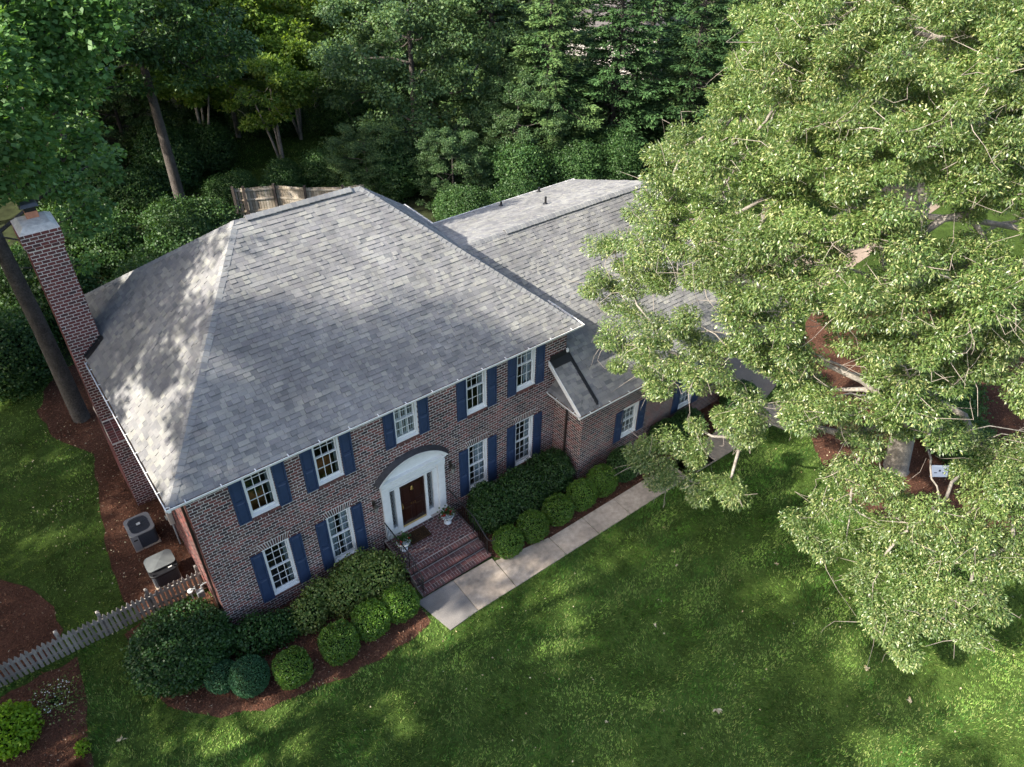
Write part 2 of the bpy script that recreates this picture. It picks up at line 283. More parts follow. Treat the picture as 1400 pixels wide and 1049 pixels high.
OAK=[139,-2,82,136,-6,74,132,-7,71,142,-9,86,142,-3,82,142,-10,78,140,-9,71,138,-12,66,136,-16,60,132,-17,57,131,-23,51,142,-13,97,130,-27,97,131,-26,91,140,-17,79,138,-19,75,138,-20,68,134,-27,68,138,-22,54,137,-22,54,138,-28,49,122,-43,33,122,-46,31,148,-15,114,133,-27,115,139,-20,106,130,-30,103,143,-22,96,126,-34,97,135,-28,85,131,-34,87,128,-39,77,129,-35,68,135,-31,58,141,-31,47,139,-34,44,127,-43,34,128,-48,31,122,-53,28,149,-13,113,150,-16,113,140,-28,112,137,-29,106,139,-26,104,139,-31,98,130,-36,99,138,-31,88,136,-32,84,127,-47,80,134,-37,67,137,-37,59,137,-41,57,138,-36,47,134,-46,34,127,-52,29,126,-54,28,138,-29,127,148,-21,119,138,-32,122,134,-37,118,146,-25,106,143,-29,101,137,-38,103,129,-42,101,137,-42,90,125,-51,87,133,-47,76,138,-42,61,132,-52,65,136,-51,32,138,-54,31,132,-59,27,154,-26,124,134,-42,127,133,-42,126,140,-39,110,143,-40,106,135,-46,105,128,-50,104,129,-50,98,138,-43,90,132,-51,74,137,-51,71,138,-49,57,144,-48,36,141,-53,33,137,-55,30,136,-62,27,130,-64,25,145,-34,137,141,-38,135,142,-38,129,134,-46,128,144,-37,121,144,-43,108,134,-48,109,135,-52,101,125,-57,103,126,-60,100,130,-62,81,130,-60,72,142,-57,59,140,-59,50,137,-64,52,140,-67,26,181,-8,155,182,-8,153,165,-22,150,166,-22,139,157,-31,138,145,-39,140,148,-38,134,141,-45,131,148,-39,126,139,-48,126,142,-50,108,128,-62,114,132,-57,105,138,-55,100,126,-64,99,132,-61,91,126,-65,93,139,-59,76,133,-70,60,140,-69,49,151,-61,36,140,-68,26,139,-70,25,184,-10,156,184,-10,154,174,-20,149,174,-19,147,161,-30,148,156,-33,143,158,-32,138,143,-45,138,145,-49,127,140,-53,124,144,-50,119,129,-64,114,135,-60,106,138,-62,101,126,-70,102,129,-65,98,128,-68,90,135,-67,82,134,-67,80,139,-67,62,138,-69,57,149,-65,46,190,-14,156,187,-12,153,182,-18,152,166,-30,151,154,-38,149,157,-41,146,152,-42,142,164,-38,136,140,-57,130,151,-49,121,145,-56,121,151,-53,116,144,-59,115,131,-68,115,130,-66,112,139,-64,101,137,-69,100,139,-65,90,130,-76,94,142,-69,82,138,-69,77,141,-70,74,186,-19,158,182,-25,156,174,-32,152,168,-36,149,155,-44,148,155,-43,147,165,-42,140,162,-43,137,158,-48,135,147,-55,135,151,-54,130,139,-62,129,149,-59,121,148,-59,118,140,-64,114,138,-65,113,149,-64,105,135,-69,108,138,-72,101,133,-75,98,137,-76,86,133,-77,86,141,-74,74,149,-74,61,140,-81,65,135,-84,68,191,-22,157,172,-35,159,174,-32,154,163,-41,152,169,-41,147,168,-41,143,158,-47,140,156,-54,141,155,-54,135,156,-55,133,157,-55,125,156,-56,124,155,-61,119,137,-69,119,152,-65,108,140,-72,112,150,-68,100,136,-76,105,140,-75,99,139,-79,83,147,-79,72,145,-78,71,151,-81,61,154,-78,53,197,-21,161,186,-27,161,188,-30,156,165,-43,157,156,-55,151,163,-50,147,160,-51,144,150,-61,137,152,-62,135,152,-63,132,158,-58,123,149,-64,125,157,-65,117,139,-74,118,152,-69,111,151,-68,106,141,-78,108,148,-79,92,144,-84,72,139,-90,73,176,-42,161,175,-42,159,173,-47,153,157,-57,153,168,-49,144,150,-67,139,161,-61,131,144,-73,135,154,-65,128,143,-74,126,142,-73,126,143,-78,120,143,-78,116,146,-75,109,139,-84,101,147,-82,94,151,-82,85,150,-87,66,159,-89,54,197,-33,161,171,-51,159,181,-45,153,161,-56,155,176,-52,147,163,-60,149,162,-61,145,159,-63,139,164,-63,131,162,-64,130,158,-71,127,142,-76,129,151,-73,123,154,-75,117,141,-80,119,136,-88,108,147,-84,100,139,-89,101,156,-86,86,156,-88,81,148,-93,71,159,-94,57,186,-42,163,175,-52,159,164,-58,158,163,-60,157,168,-60,151,167,-62,146,174,-57,144,162,-66,144,154,-70,139,152,-72,136,149,-74,137,159,-72,129,145,-81,132,160,-76,119,146,-81,121,157,-77,113,158,-83,102,152,-89,100,156,-89,92,155,-89,90,141,-96,94,147,-94,83,155,-94,74,156,-96,72,154,-98,68,181,-50,164,183,-50,161,187,-52,156,184,-54,151,163,-64,153,156,-69,150,163,-69,145,170,-66,142,171,-68,136,149,-79,140,163,-74,132,157,-77,131,144,-86,126,154,-81,118,155,-85,117,152,-84,113,142,-93,114,147,-90,105,159,-86,97,144,-94,102,150,-94,91,147,-96,93,153,-98,82,151,-99,77,154,-98,73,166,-99,59,188,-53,164,190,-53,160,182,-60,158,179,-64,145,164,-71,148,174,-69,139,163,-76,139,164,-75,137,150,-82,137,156,-80,130,159,-83,117,163,-83,112,146,-91,118,147,-94,115,146,-94,107,154,-95,104,146,-96,102,151,-98,96,146,-103,94,151,-100,85,152,-100,82,154,-104,75,167,-99,60,190,-54,165,182,-58,163,197,-51,160,172,-67,159,163,-76,148,178,-69,140,175,-74,139,163,-79,138,166,-79,131,167,-79,130,172,-81,125,162,-89,111,166,-92,105,161,-95,104,150,-97,107,151,-101,99,151,-104,96,162,-99,86,159,-101,83,162,-103,75,160,-104,72,160,-110,67,191,-57,164,188,-64,160,176,-69,161,172,-70,158,186,-68,147,177,-75,144,168,-81,143,179,-74,139,157,-87,139,175,-82,129,161,-86,129,158,-89,127,162,-93,113,171,-94,105,164,-96,103,165,-97,97,156,-101,98,151,-103,99,167,-104,84,159,-107,83,174,-109,61,206,-56,163,195,-62,159,180,-72,159,183,-71,156,189,-67,152,180,-75,149,178,-75,145,171,-80,143,161,-86,144,160,-90,136,166,-90,131,171,-88,127,174,-90,118,172,-92,112,169,-96,112,167,-99,107,152,-102,111,162,-102,104,160,-104,102,159,-104,96,166,-104,88,163,-108,87,183,-113,43,179,-120,41,198,-63,165,184,-70,164,186,-72,160,179,-77,156,184,-74,150,184,-78,148,186,-75,146,179,-81,142,176,-84,142,168,-89,137,161,-93,134,160,-95,131,169,-93,124,176,-96,112,175,-97,110,158,-104,113,164,-102,107,156,-106,108,171,-104,93,169,-108,92,166,-110,89,169,-111,85,191,-111,49,185,-116,45,185,-119,46,181,-123,43,197,-67,166,206,-66,158,198,-70,155,187,-78,156,179,-80,155,172,-84,152,168,-86,150,173,-89,145,183,-87,138,179,-88,136,169,-94,137,180,-90,130,167,-99,128,158,-108,111,156,-109,107,171,-106,97,169,-111,94,175,-110,88,191,-117,50,189,-118,48,184,-124,46,183,-123,44,209,-68,162,199,-74,161,189,-79,159,204,-75,154,195,-78,150,195,-82,147,193,-81,145,175,-90,146,184,-87,141,165,-95,141,166,-96,138,176,-95,129,178,-97,123,166,-108,113,184,-107,102,182,-107,97,178,-110,94,170,-119,86,177,-118,78,178,-120,75,194,-122,54,191,-121,51,186,-126,47,182,-129,45,222,-67,164,202,-73,164,197,-79,162,209,-76,156,188,-85,157,184,-84,156,190,-86,152,173,-95,145,191,-93,134,171,-97,138,185,-100,124,172,-103,127,173,-105,122,166,-108,123,184,-105,112,166,-112,112,177,-111,103,167,-115,101,191,-117,78,191,-118,71,192,-121,67,199,-122,59,194,-126,55,191,-125,51,189,-130,51,183,-134,47,220,-72,164,196,-79,163,207,-79,155,189,-87,156,188,-91,151,192,-91,141,194,-93,138,179,-98,140,176,-100,138,178,-102,134,184,-103,127,169,-105,130,169,-107,126,188,-105,112,184,-115,98,182,-114,98,172,-119,99,198,-120,74,187,-122,75,194,-122,69,199,-125,59,195,-130,57,190,-131,53,185,-135,50]
OAKLOW=[147,-88,24,156,-90,26,145,-94,23,145,-99,22,162,-88,35,159,-88,27,161,-91,42,164,-92,37,160,-96,30,153,-101,24,145,-111,21,162,-94,50,161,-96,43,158,-100,41,161,-107,26,154,-107,23,150,-111,22,143,-117,20,139,-121,19,158,-104,48,163,-106,39,160,-107,30,158,-111,33,156,-111,24,156,-115,24,150,-121,22,143,-125,20,139,-125,19,137,-130,19,163,-108,38,160,-115,39,161,-115,33,160,-118,24,158,-120,24,154,-123,23,146,-125,21,135,-132,19,162,-115,44,167,-116,29,165,-121,26,159,-125,24,155,-126,23,149,-128,21,148,-132,21,166,-120,41,166,-120,37,165,-123,34,158,-130,24,152,-132,22,152,-136,22,171,-122,39,171,-126,39,171,-129,28,162,-131,25,156,-137,23,151,-139,22,175,-125,51,173,-126,46,170,-128,36,171,-133,28,165,-136,26,162,-140,25,179,-123,54,173,-126,53,180,-129,43,181,-132,35,180,-132,31,177,-138,30,195,-123,53,187,-127,51,183,-128,48,185,-136,34,180,-140,32,188,-128,54]
TUL=[10,110,154,8,110,148,3,92,145,2,93,142,-1,81,139,-3,85,130,-7,74,126,-8,77,120,-10,85,111,13,109,154,12,110,153,8,110,146,9,103,146,7,104,141,5,96,140,3,85,139,1,89,133,1,88,129,-1,81,130,-4,82,126,-6,78,121,-8,79,119,-9,80,114,-8,80,109,13,109,150,14,109,149,9,102,144,11,107,139,9,94,140,7,90,137,5,95,131,4,84,132,3,85,127,-2,79,124,0,81,120,-2,80,115,-4,83,112,-3,88,106,19,108,153,20,108,153,16,108,147,14,108,144,16,108,139,14,108,137,11,97,136,10,93,132,8,101,127,6,96,122,4,88,121,4,89,117,3,87,114,1,91,108,-1,93,104,23,107,154,23,106,153,21,107,145,20,107,142,19,107,140,16,107,134,13,107,131,14,106,126,13,102,126,10,93,121,9,97,119,7,93,116,5,97,110,4,90,109,24,106,151,24,106,147,24,106,145,22,105,138,21,105,136,19,106,132,16,105,126,17,104,124,12,103,118,10,103,111,30,104,149,28,104,147,27,104,142,23,105,139,26,104,137,23,104,130,21,104,128,19,103,122,16,101,110,12,101,107,31,103,149,29,104,146,29,103,141,29,103,141,28,103,136,26,103,131,26,102,126,23,102,123,21,101,114,18,101,112,20,99,108,38,100,150,34,102,145,34,102,144,32,102,139,32,101,136,29,101,129,41,99,150,38,100,145,37,100,144,36,100,140]
TULLOW=[13,153,86,10,139,85,17,153,91,15,141,86,11,137,85,20,144,87,17,139,81,17,138,75,11,127,79,11,129,72,9,123,63,31,149,88,28,150,87,19,132,82,21,138,75,18,128,73,31,149,88,30,148,81]

# ------------------------------------------------------------------ the house
W, D = 12.94, 10.98
Z0, ZW = GZ, 5.42
house = empty('brick_house', (0,0,GZ), 'two storey brown brick house with grey hipped shingle roof and navy shutters', 'house')
house.location = (0,0,0)
def frame(O, U, N):
    O = Vector(O); U = Vector(U); N = Vector(N)
    return lambda u, v, d: (O.x+U.x*u+N.x*d, O.y+U.y*u+N.y*d, O.z+v)
CO, BL_, BH = .1045, .214, .0790     # course height, brick pitch, brick height
JT = .0185
cand = []                             # full bricks that could become single objects
brickmb = MB()
def brickfield(P, width, height, holes=(), clip=None, single=None, u0=0., v0=0., mb=None):
    mb = mb or brickmb
    nr = int(height/CO+.6)
    for r in range(nr):
        va = v0 + r*CO + (CO-BH)*.5; vb = va + BH
        if vb > v0+height+.01: break
        off = (r % 2)*BL_*.5
        iv = [(u0, u0+width)]
        if clip:
            a, b = clip((va+vb)/2)
            if b-a < .05: continue
            iv = [(max(a,u0), min(b,u0+width))]
        for h in holes:
            if vb <= h[2] or va >= h[3]: continue
            sp = h[4]*( (va+vb)/2-h[2]) if len(h) > 4 else 0
            a, b = h[0]-sp, h[1]+sp; nv = []
            for p, q in iv:
                if b <= p or a >= q: nv.append((p, q)); continue
                if a > p: nv.append((p, a))
                if b < q: nv.append((b, q))
            iv = nv
        k0 = int((u0-off)/BL_)-1
        for k in range(k0, int((u0+width)/BL_)+3):
            p = u0 - off + (k-k0-1)*BL_ + JT*.5; q = p + BL_ - JT
            for a, b in iv:
                x0, x1 = max(p, a), min(q, b)
                if x1-x0 < .012: continue
                dd = .007 + random.uniform(-.002, .0025); dz = random.uniform(-.001,.001)
                rr = random.random()
                if single and x1-x0 > BL_-JT-.002:
                    c = P((x0+x1)/2, (va+vb)/2, 0); cand.append(((Vector(c)-CAM).length, c, dd, rr, single, P, (x0,x1,va,vb)))
                    continue
                addbrick(mb, P, x0, x1, va+dz, vb+dz, dd, rr)
def addbrick(mb, P, x0, x1, va, vb, dd, rr):
    mb.hexa([P(x0,va,-.002),P(x1,va,-.002),P(x1,va,dd),P(x0,va,dd),P(x0,vb,-.002),P(x1,vb,-.002),P(x1,vb,dd),P(x0,vb,dd)], rr, (0,1,3,4,5))
def wall_slab(mb, P, u0, u1, v0, v1, th, holes=()):
    us = sorted({u0, u1, *[h[0] for h in holes], *[h[1] for h in holes]}); vz = sorted({v0, v1, *[h[2] for h in holes], *[h[3] for h in holes]})
    us = [u for u in us if u0-1e-6 <= u <= u1+1e-6]; vz = [v for v in vz if v0-1e-6 <= v <= v1+1e-6]
    for a, b in zip(us, us[1:]):
        for c, d in zip(vz, vz[1:]):
            if any(a >= h[0]-1e-6 and b <= h[1]+1e-6 and c >= h[2]-1e-6 and d <= h[3]+1e-6 for h in holes): continue
            mb.hexa([P(a,c,-th),P(b,c,-th),P(b,c,0),P(a,c,0),P(a,d,-th),P(b,d,-th),P(b,d,0),P(a,d,0)])
# window schedule: centre x, z0, z1
CX = 6.53; WW = .81
wins = []
for a in (-4.65, -2.62, 2.62, 4.65): wins.append((CX+a, .17, 2.27, 3, 'low'))
for a in (-4.65, -2.62, 2.62, 4.65): wins.append((CX+a, 3.69, 5.36, 2, 'up'))
wins.append((CX, 3.90, 5.36, 2, 'mid'))
PF = frame((0,0,0), (1,0,0), (0,-1,0))
door_hole = (5.42, 7.70, 0.0, 2.62)
holesF = [(x-WW/2, x+WW/2, z0, z1) for x, z0, z1, _, _ in wins] + [door_hole]
wm = MB(); wall_slab(wm, PF, 0, W, Z0, ZW, .24, holesF); 
wf = wm.obj('front_wall', M['mortar'], house)
bh = list(holesF)
for x, z0, z1, _, k in wins:
    if k == 'low': bh.append((x-WW/2-.03, x+WW/2+.03, z1, z1+.24, .42))
    bh.append((x-WW/2-.03, x+WW/2+.03, z0-.10, z0+.001))
# left expansion joint in the brickwork
jx = .36
bh.append((jx-.003, jx+.003, Z0, ZW))
brickfield(PF, W, ZW-Z0, bh, single='F', u0=0, v0=Z0)
# left wall, back wall, right wall
wl = MB(); PL = frame((0,D,0), (0,-1,0), (-1,0,0)); wall_slab(wl, PL, 0, D-.24, Z0, ZW, .24); wl.obj('side_wall', M['mortar'], house)
brickfield(PL, D, ZW-Z0, [], u0=0, v0=Z0)
wb = MB(); PB = frame((W,D,0), (-1,0,0), (0,1,0)); wall_slab(wb, PB, .24, W-.24, Z0, ZW, .24); wb.obj('rear_wall', M['mortar'], house)
brickfield(PB, W, ZW-Z0, [], u0=0, v0=Z0)
wr = MB(); PR = frame((W,0,0), (0,1,0), (1,0,0)); wall_slab(wr, PR, .24, D, Z0, ZW, .24); wr.obj('side_wall', M['mortar'], house)
brickfield(PR, 2.4, 5.4-3.2, [], u0=0, v0=3.2)
B('ground_floor', M['room'], .25, W-.25, .25, D-.25, -.35, -.05, house)
B('upper_floor', M['room'], .25, W-.25, .25, D-.25, 2.85, 3.1, house)
B('inner_wall', M['room'], .25, W-.25, 3.6, 3.7, -.05, 5.4, house)
# lintels and sills
jack = MB(); sills = MB()
for x, z0, z1, _, k in wins:
    if k == 'low':
        n = 13; a0, a1 = x-WW/2-.03, x+WW/2+.03; s = .42*.235
        for i in range(n):
            t0 = i/n; t1 = (i+1)/n; g = .0125
            b0, b1 = a0+(a1-a0)*t0+g, a0+(a1-a0)*t1-g; c0, c1 = a0-s+(a1-a0+2*s)*t0+g*1.3, a0-s+(a1-a0+2*s)*t1-g*1.3
            spl = (i % 2 == 0)
            zz = [(z1+.004, z1+.235)] if random.random() > .5 else [(z1+.004, z1+.075), (z1+.09, z1+.235)]
            for (za, zb) in zz:
                f0 = (za-z1)/.235; f1 = (zb-z1)/.235
                L = lambda f: b0+(c0-b0)*f
                R_ = lambda f: b1+(c1-b1)*f
                jack.hexa([(L(f0),-.010,za),(R_(f0),-.010,za),(R_(f0),.002,za),(L(f0),.002,za),(L(f1),-.010,zb),(R_(f1),-.010,zb),(R_(f1),.002,zb),(L(f1),.002,zb)], random.random())
    n = 11
    for i in range(n):
        a = x-WW/2-.03+(WW+.06)*i/n; b = x-WW/2-.03+(WW+.06)*(i+1)/n
        sills.hexa([(a+.005,-.035,z0-.098),(b-.005,-.035,z0-.098),(b-.005,.01,z0-.098),(a+.005,.01,z0-.098),(a+.005,-.042,z0-.022),(b-.005,-.042,z0-.022),(b-.005,.01,z0-.004),(a+.005,.01,z0-.004)], random.random())
tag(jack.obj('lintel_brick', M['brick'], house), kind='stuff'); tag(sills.obj('sill_brick', M['sill_brick'], house), kind='stuff')
B('sill_mortar_strip', M['mortar'], 0.9, 1.0, .001, .002, .1, .11, house) if False else None

# ---- windows
_pm = {}
def shared_box(key, w, d, h, material):
    if key not in _pm:
        b = MB(); b.box(-w/2, w/2, -d/2, d/2, -h/2, h/2); _pm[key] = b.mesh(key[0], material)
    return _pm[key]
def window(P3, w, z0, z1, rows, zm, cols=3, curtains=None, parent=house):
    """P3(u, v, d) maps to world (d outward); centre u=0"""
    root = bpy.data.objects.new('window', None); COL.objects.link(root); root.parent = parent; root.empty_display_size = .1
    fb = MB()
    def bx(mb, u0,u1,v0,v1,d0,d1): mb.hexa([P3(u0,v0,d0),P3(u1,v0,d0),P3(u1,v0,d1),P3(u0,v0,d1),P3(u0,v1,d0),P3(u1,v1,d0),P3(u1,v1,d1),P3(u0,v1,d1)])
    c = .062
    bx(fb,-w/2,-w/2+c,z0,z1,-.14,-.012); bx(fb,w/2-c,w/2,z0,z1,-.14,-.012); bx(fb,-w/2+c,w/2-c,z1-.06,z1,-.14,-.012)
    fb.obj('window_frame', M['white'], root)
    sb = MB(); sb.hexa([P3(-w/2,z0,-.14),P3(w/2,z0,-.14),P3(w/2,z0-.0,.025),P3(-w/2,z0-.0,.025),P3(-w/2,z0+.05,-.14),P3(w/2,z0+.05,-.14),P3(w/2,z0+.03,.025),P3(-w/2,z0+.03,.025)]); sb.obj('window_sill', M['white'], root)
    x0, x1 = -w/2+c, w/2-c
    for (a, b, dep) in ((z0+.05, zm+.02, -.075), (zm-.02, z1-.06, -.112)):
        s = MB(); t = .03
        bx(s,x0,x0+t,a,b,dep-.03,dep); bx(s,x1-t,x1,a,b,dep-.03,dep); bx(s,x0+t,x1-t,a,a+(.085 if a < zm-.1 else .04),dep-.03,dep); bx(s,x0+t,x1-t,b-.04,b,dep-.03,dep)
        s.obj('sash', M['white'], root)
        ga0 = a+(.085 if a < zm-.1 else .04); gb = b-.04; gx0, gx1 = x0+t, x1-t; mu = .017
        mb = MB()
        for i in range(1, cols): u = gx0+(gx1-gx0)*i/cols; bx(mb,u-mu/2,u+mu/2,ga0,gb,dep-.022,dep-.003)
        for j in range(1, rows): v = ga0+(gb-ga0)*j/rows; bx(mb,gx0,gx1,v-mu/2,v+mu/2,dep-.023,dep-.004)
        mb.obj('muntin', M['white'], root)
        pw = (gx1-gx0)/cols-mu; ph = (gb-ga0)/rows-mu
        for i in range(cols):
            for j in range(rows):
                u = gx0+(gx1-gx0)*(i+.5)/cols; v = ga0+(gb-ga0)*(j+.5)/rows
                o = bpy.data.objects.new('pane', shared_box(('pane', round(pw,3), round(ph,3)), pw+.004, .004, ph+.004, M['glass'])); COL.objects.link(o)
                p = P3(u, v, dep-.013); o.location = p; o.parent = root
                q = Vector(P3(1,0,0))-Vector(P3(0,0,0)); o.rotation_euler = (0,0,math.atan2(q.y,q.x))
    if curtains:
        for (u0, u1, kind) in curtains:
            cb = MB()
            if kind == 'c':
                n = 14; pts = []
                for i in range(n+1):
                    u = u0+(u1-u0)*i/n; d = -.20-.02*math.sin(i*2.1)-.008*math.sin(i*5)
                    pts.append((u, d))
                for (a, d0), (b, d1) in zip(pts, pts[1:]): cb.quad(P3(a,z0+.04,d0),P3(b,z0+.04,d1),P3(b,z1-.02,d1),P3(a,z1-.02,d0))
                o = cb.obj('curtain', M['curtain'], root)
            else:
                # plantation shutter leaf with louvres
                bx(cb,u0,u0+.035,z0+.05,z1-.06,-.19,-.165); bx(cb,u1-.035,u1,z0+.05,z1-.06,-.19,-.165)
                bx(cb,u0+.035,u1-.035,zm-.04,zm+.04,-.19,-.165); bx(cb,u0+.035,u1-.035,z0+.05,z0+.13,-.19,-.165)
                um = (u0+u1)/2; bx(cb,um-.006,um+.006,z0+.15,z1-.1,-.162,-.152)
                v = z0+.15
                while v < z1-.1:
                    if abs(v-zm) > .06: cb.hexa([P3(u0+.035,v,-.195),P3(u1-.035,v,-.195),P3(u1-.035,v+.006,-.195),P3(u0+.035,v+.006,-.195),P3(u0+.035,v+.026,-.163),P3(u1-.035,v+.026,-.163),P3(u1-.035,v+.032,-.163),P3(u0+.035,v+.032,-.163)])
                    v += .04
                o = cb.obj('louvred_blind', M['white'], root)
    return root
PW = lambda xc, y=0: frame((xc, y, 0), (1,0,0), (0,-1,0))
cur = {0:[(.22,.34,'c')],1:[(-.34,-.12,'c'),(.06,.34,'c')],2:[(-.34,-.2,'c'),(.0,.34,'c')],3:[(.15,.34,'c')],4:[(.26,.34,'c')],5:[(.27,.34,'c')],6:[(.22,.34,'c')],7:[(.05,.34,'c')],8:[(-.34,-.12,'b'),(-.11,.11,'b'),(.12,.34,'b')]}
for i, (x, z0, z1, rows, k) in enumerate(wins):
    zm = 1.24 if k == 'low' else 4.66
    window(PW(x), WW, z0, z1, rows, zm, curtains=cur.get(i))
hb = MB(); hb.box(-.34,.22,-.03,.03,3.1,4.08); 
o = hb.obj('wooden_headboard', M['warm']); o.location = (CX-4.65, .62, 0); tag(o, 'orange brown wooden bed headboard seen through the upper window nearest the left corner', 'headboard')
o2 = o.copy(); COL.objects.link(o2); o2.location = (CX-2.62+.1, .62, 0); tag(o2, 'orange brown wooden furniture seen through the second upper window from the left', 'headboard')
# house plant behind the first upper window
n = 90; Pn = np.tile([[CX-4.68, .45, 4.25]], (n,1)) + rng.normal(size=(n,3))*[.02,.03,.05]; A = rng.normal(size=(n,3)); A[:,2] = np.abs(A[:,2])*.5
V_,F_,r_ = leaves(Pn, A, np.tile([[0,0,1.]],(n,1)), rng.uniform(.15,.3,n), np.full(n,.015), rng.random(n))
tag(link('fern', npmesh('fern', V_,F_,r_, M['fern'])), 'green fern fronds seen through the glass of the upper window nearest the left corner', 'plant')

# ---- shutters
_sh = {}
def shutter_mesh(h):
    key = round(h,2)
    if key in _sh: return _sh[key]
    w = .365; b = MB(); st = .05
    zs = [(.06, h*.46), (h*.46+.09, h-.06)]
    b.box(-w/2, w/2, -.022, 0, 0, h)                       # backing
    b.box(-w/2, -w/2+st, -.036, -.0225, 0, h); b.box(w/2-st, w/2, -.036, -.0225, 0, h)
    for a, c in ((0,.06),(h*.46,h*.46+.09),(h-.06,h)): b.box(-w/2+st, w/2-st, -.036, -.0225, a, c)
    me = b.mesh('shutter', M['blue'])
    ps = []
    for a, c in zs:
        p = MB(); x0, x1 = -w/2+st+.004, w/2-st-.004; a += .004; c -= .004; i = .032
        p.hexa([(x0,-.0226,a),(x1,-.0226,a),(x1,-.0226,c),(x0,-.0226,c),(x0+i,-.040,a+i),(x1-i,-.040,a+i),(x1-i,-.040,c-i),(x0+i,-.040,c-i)])
        ps.append(p.mesh('shutter_panel', M['blue']))
    _sh[key] = (me, ps); return _sh[key]
def shutter(x, y, z0, h):
    me, ps = shutter_mesh(h); o = link('shutter', me, house, (x, y-.012, z0))
    for p in ps: link('shutter_panel', p, o)
for x, z0, z1, rows, k in wins:
    h = 2.13 if k == 'low' else (1.72 if k == 'up' else 1.48)
    zb = z0-.06
    for s in (-1, 1): shutter(x+s*(WW/2+.195), 0, zb, h)

# ---- roofs
capmb = MB(); shing = []          # list of shingle pieces (dist, pts)
def roof_plane(poly, name, thick=.02, exposure=.144, skip_single=False, rows_h=None):
    """poly: 3d points, first edge is the eave (left to right seen from outside)"""
    P = [Vector(p) for p in poly]; O = P[0]; U = (P[1]-P[0]).normalized()
    N = None
    for q in P[2:]:
        N = U.cross(q-O)
        if N.length > .1: break
    N.normalize()
    if N.z < 0: N = -N
    V = N.cross(U)
    uv = [((p-O).dot(U), (p-O).dot(V)) for p in P]
    if sum(v for _, v in uv) < 0: V = -V; uv = [((p-O).dot(U), (p-O).dot(V)) for p in P]
    b = MB(); b.poly([tuple(p - N*.012) for p in P]); b.poly([tuple(p - N*.16) for p in P][::-1])
    n = len(P)
    for i in range(n): a, c = P[i], P[(i+1) % n]; b.quad(tuple(a-N*.16), tuple(c-N*.16), tuple(c-N*.012), tuple(a-N*.012))
    b.obj('roof_deck', M['underlay'], house)
    vmax = max(v for _, v in uv)
    def interval(v):
        xs = []
        for i in range(n):
            (u0,v0),(u1,v1) = uv[i], uv[(i+1) % n]
            if abs(v1-v0) < 1e-9: continue
            if min(v0,v1)-1e-9 <= v <= max(v0,v1)+1e-9: xs.append(u0+(u1-u0)*(v-v0)/(v1-v0))
        return (min(xs), max(xs)) if len(xs) > 1 else None
    v = -.03; row = 0
    at = lambda u, vv, d: tuple(O+U*u+V*vv+N*d)
    while v < vmax-.01:
        va = v; vb = min(v+exposure+.02, vmax)
        i0 = interval(min(max(va,.001), vmax-.001)); i1 = interval(min(vb, vmax-.001))
        if i0 and i1:
            u = min(i0[0], i1[0]) - random.uniform(0,.3)
            last = .5
            while u < max(i0[1], i1[1]):
                wd = random.choice((.10,.14,.17,.2,.24,.3))*random.uniform(.9,1.1); ue = u+wd
                a0, a1 = max(u, i0[0]), min(ue, i0[1]); b0, b1 = max(u, i1[0]), min(ue, i1[1])
                if a1 < a0: a0 = a1 = min(max(u, i0[0]), i0[1])
                if b1 < b0: b0 = b1 = min(max(u, i1[0]), i1[1])
                if (a1-a0)+(b1-b0) > .03:
                    g = .0015; th = random.choice((.007,.010,.017,.026)); rr = random.random(); lift = random.uniform(0,.002)
                    pts = [at(a0+g,va,-.005),at(a1-g,va,-.005),at(b1-g,vb,-.006),at(b0+g,vb,-.006),at(a0+g,va,th+lift),at(a1-g,va,th+lift),at(b1-g,vb,.001+lift),at(b0+g,vb,.001+lift)]
                    shing.append(((Vector(pts[4])-CAM).length if not skip_single else 999, pts, rr))
                u = ue
        v += exposure; row += 1
E0,E1,E2,E3 = (-.40,-.22,5.54),(13.34,-.22,5.54),(13.34,11.20,5.54),(-.40,11.20,5.54); R0,R1 = (4.44,5.49,9.64),(8.60,5.49,9.64)
roof_plane([E0,E1,R1,R0], 'front'); roof_plane([E3,E0,R0], 'left'); roof_plane([E1,E2,R1], 'right'); roof_plane([E2,E3,R0,R1], 'back', skip_single=True)
YE, ZE, YR, ZR = -1.75, 3.08, 4.04, 7.22
sl_ = (ZR-ZE)/(YR-YE); zat = lambda y: ZE+sl_*(y-YE); XR = 20.95
roof_plane([(13.02,YE,ZE),(XR,YE,ZE),(XR,YR,ZR),(11.35,YR,ZR),(13.02,1.69,zat(1.69))], 'wing')
roof_plane([(12.2,YE,ZE+.015),(13.02,YE,ZE+.015),(13.02,-.012,zat(0)+.008),(12.2,-.012,zat(0)+.008)], 'wing_return')
roof_plane([(XR,8.75,5.66),(13.15,8.75,5.66),(11.35,YR,ZR),(XR,YR,ZR)], 'rear', exposure=.144)
roof_plane([(12.2,-.0,3.09),(12.2,YE,3.09),(12.56,-1.40,3.38),(12.56,-.0,3.38)], 'pent')
shing.sort(key=lambda t: t[0])
rest = MB()
for i, (d, pts, rr) in enumerate(shing):
    if i < 300:
        b = MB(); b.hexa(pts, rr); o = b.obj('shingle', M['shingle'], house)
    else: rest.hexa(pts, rr, (1,2,3,4,5))
tag(rest.obj('shingle_courses', M['shingle'], house), kind='stuff')

